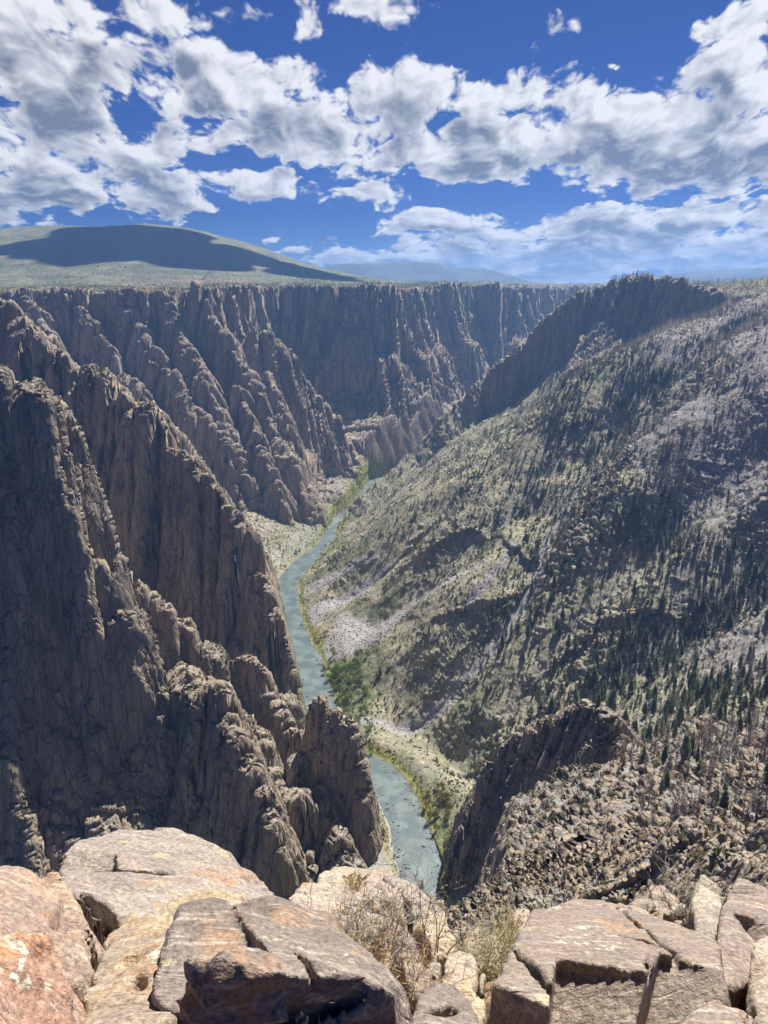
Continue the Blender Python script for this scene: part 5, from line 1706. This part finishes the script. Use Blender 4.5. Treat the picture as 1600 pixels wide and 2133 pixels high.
shrub('dry_shrub', 'tangled grey leafless shrub behind the big front boulder', on_ledge(735, 1990, 2.30), 0.22, 0.5, 34, 2, M_TWIG, M_STRAW, 260, 0.016, 2, upright=0.30, r=0.0030)
shrub('dry_shrub', 'grey leafless shrub on the brink rock behind', on_ledge(800, 1935, 2.75), 0.20, 0.4, 16, 2, M_TWIG, M_STRAW, 120, 0.016, 5, upright=0.4, r=0.0030)
shrub('dry_weed', 'brown seeded weed in the crevice right of the front boulder', on_ledge(825, 2105, 1.88), 0.30, 0.3, 20, 2, M_BROWN, M_STRAW, 300, 0.014, 3, upright=0.6, r=0.0022, curl=.3)
shrub('bare_bush', 'tall bare purple twigs against the river', on_ledge(892, 1985, 2.55), 0.32, 0.3, 7, 2, M_PURP, M_STRAW, 40, 0.014, 4, upright=0.6, r=0.0036)
shrub('sage_shrub', 'pale green grey feathery shrub left of the broad slab', on_ledge(1030, 2015, 2.5), 0.14, 0.45, 80, 2, M_PALE, M_PALE, 1100, 0.014, 6, upright=0.42, r=0.0020, curl=.18)
shrub('sage_shrub', 'pale feathery tuft behind the first sage shrub', on_ledge(1072, 1980, 2.75), 0.15, 0.3, 34, 2, M_STRAW, M_STRAW, 400, 0.014, 7, upright=0.5, r=0.0020, curl=.18)
shrub('grey_bush', 'small grey bush beside the lichen covered plate', on_ledge(1422, 1895, 3.45), 0.26, 0.3, 22, 2, M_TWIG, M_PALE, 420, 0.016, 8, upright=0.45, r=0.0024)
shrub('grass_tuft', 'straw coloured grass tuft on top of the brink rock', on_ledge(740, 1842, 3.1, 0.0), 0.10, 0.1, 36, 0, M_STRAW, M_STRAW, 60, 0.03, 9, upright=0.5, r=0.0018, cat='grass', curl=.15)

# red leaf and gravel litter in the pockets
M_LITTER = plain('red_litter', (0.42, 0.20, 0.10), (0.62, 0.40, 0.22))
lit_m = template(stone_mesh('chip', 90, M_LITTER, 1))
rl = random.Random(9)
lp = []; ls = []
for (u0, v0, u1, v1, yy, num) in ((1372, 1900, 1442, 1945, 3.2, 240), (1000, 1985, 1040, 2070, 2.25, 220), (850, 1990, 1000, 2040, 2.3, 160)):
    for _ in range(num):
        p = at_y(rl.uniform(u0, u1), rl.uniform(v0, v1), yy)
        lp.append((p[0], p[1], ledge_z(p[0], p[1]) + 0.004)); ls.append(rl.uniform(0.004, 0.014))
stuff('ground_litter', lp, ls, [lit_m], 'red brown leaf litter and chips between the rocks', 33)


# ------------------------------------------------------------------ clouds high above, between the sun and the hill
def cloud(label, at, size, seed):
    rg = random.Random(seed)
    hh = size / 22.0
    nx, ny, nz = 56, 56, 26
    g = [np.arange(k) * hh for k in (nx, ny, nz)]
    x, y, z = np.meshgrid(*g, indexing='ij')
    S = np.full(x.shape, 1e9)
    for _ in range(26):
        a = rg.uniform(0, 6.28); r_ = size * 0.75 * math.sqrt(rg.random())
        c = (nx * hh / 2 + r_ * math.cos(a), ny * hh / 2 + r_ * math.sin(a) * 0.8, size * rg.uniform(0.16, 0.34))
        rad = size * rg.uniform(0.18, 0.36)
        S = np.minimum(S, np.sqrt((x - c[0]) ** 2 + (y - c[1]) ** 2 + ((z - c[2]) * 1.4) ** 2) - rad)
    S = S + fine3(x, y, z, size * 0.22, 3, seed) * size * 0.10
    S = np.maximum(S, (size * 0.10 - z))
    vt, fc = surface_nets(S, (-nx * hh / 2, -ny * hh / 2, 0), hh)
    me = bpy.data.meshes.new('cloud')
    me.from_pydata(vt.tolist(), [], fc.tolist())
    me.polygons.foreach_set('use_smooth', np.ones(len(fc), bool))
    m, n, b = new_mat('cloud_white'); b.inputs['Base Color'].default_value = (0.92, 0.92, 0.93, 1)
    me.materials.append(m)
    o = bpy.data.objects.new('cloud', me); COL.objects.link(o)
    o.location = at
    o['label'] = label; o['category'] = 'cloud'


def over(x, y, z, up):
    t = up / SUN_DIR.z
    return (x + SUN_DIR.x * t, y + SUN_DIR.y * t, z + up)

cloud('broad cumulus high above the canyon, shading the middle of the hill', over(-1080, 3850, 580, 3000), 640, 3)
cloud('cumulus high above the canyon, shading the right flank of the hill', over(-420, 3750, 540, 2900), 430, 4)
cloud('smaller cumulus high above, shading the left end of the hill', over(-2250, 4450, 720, 3000), 430, 5)
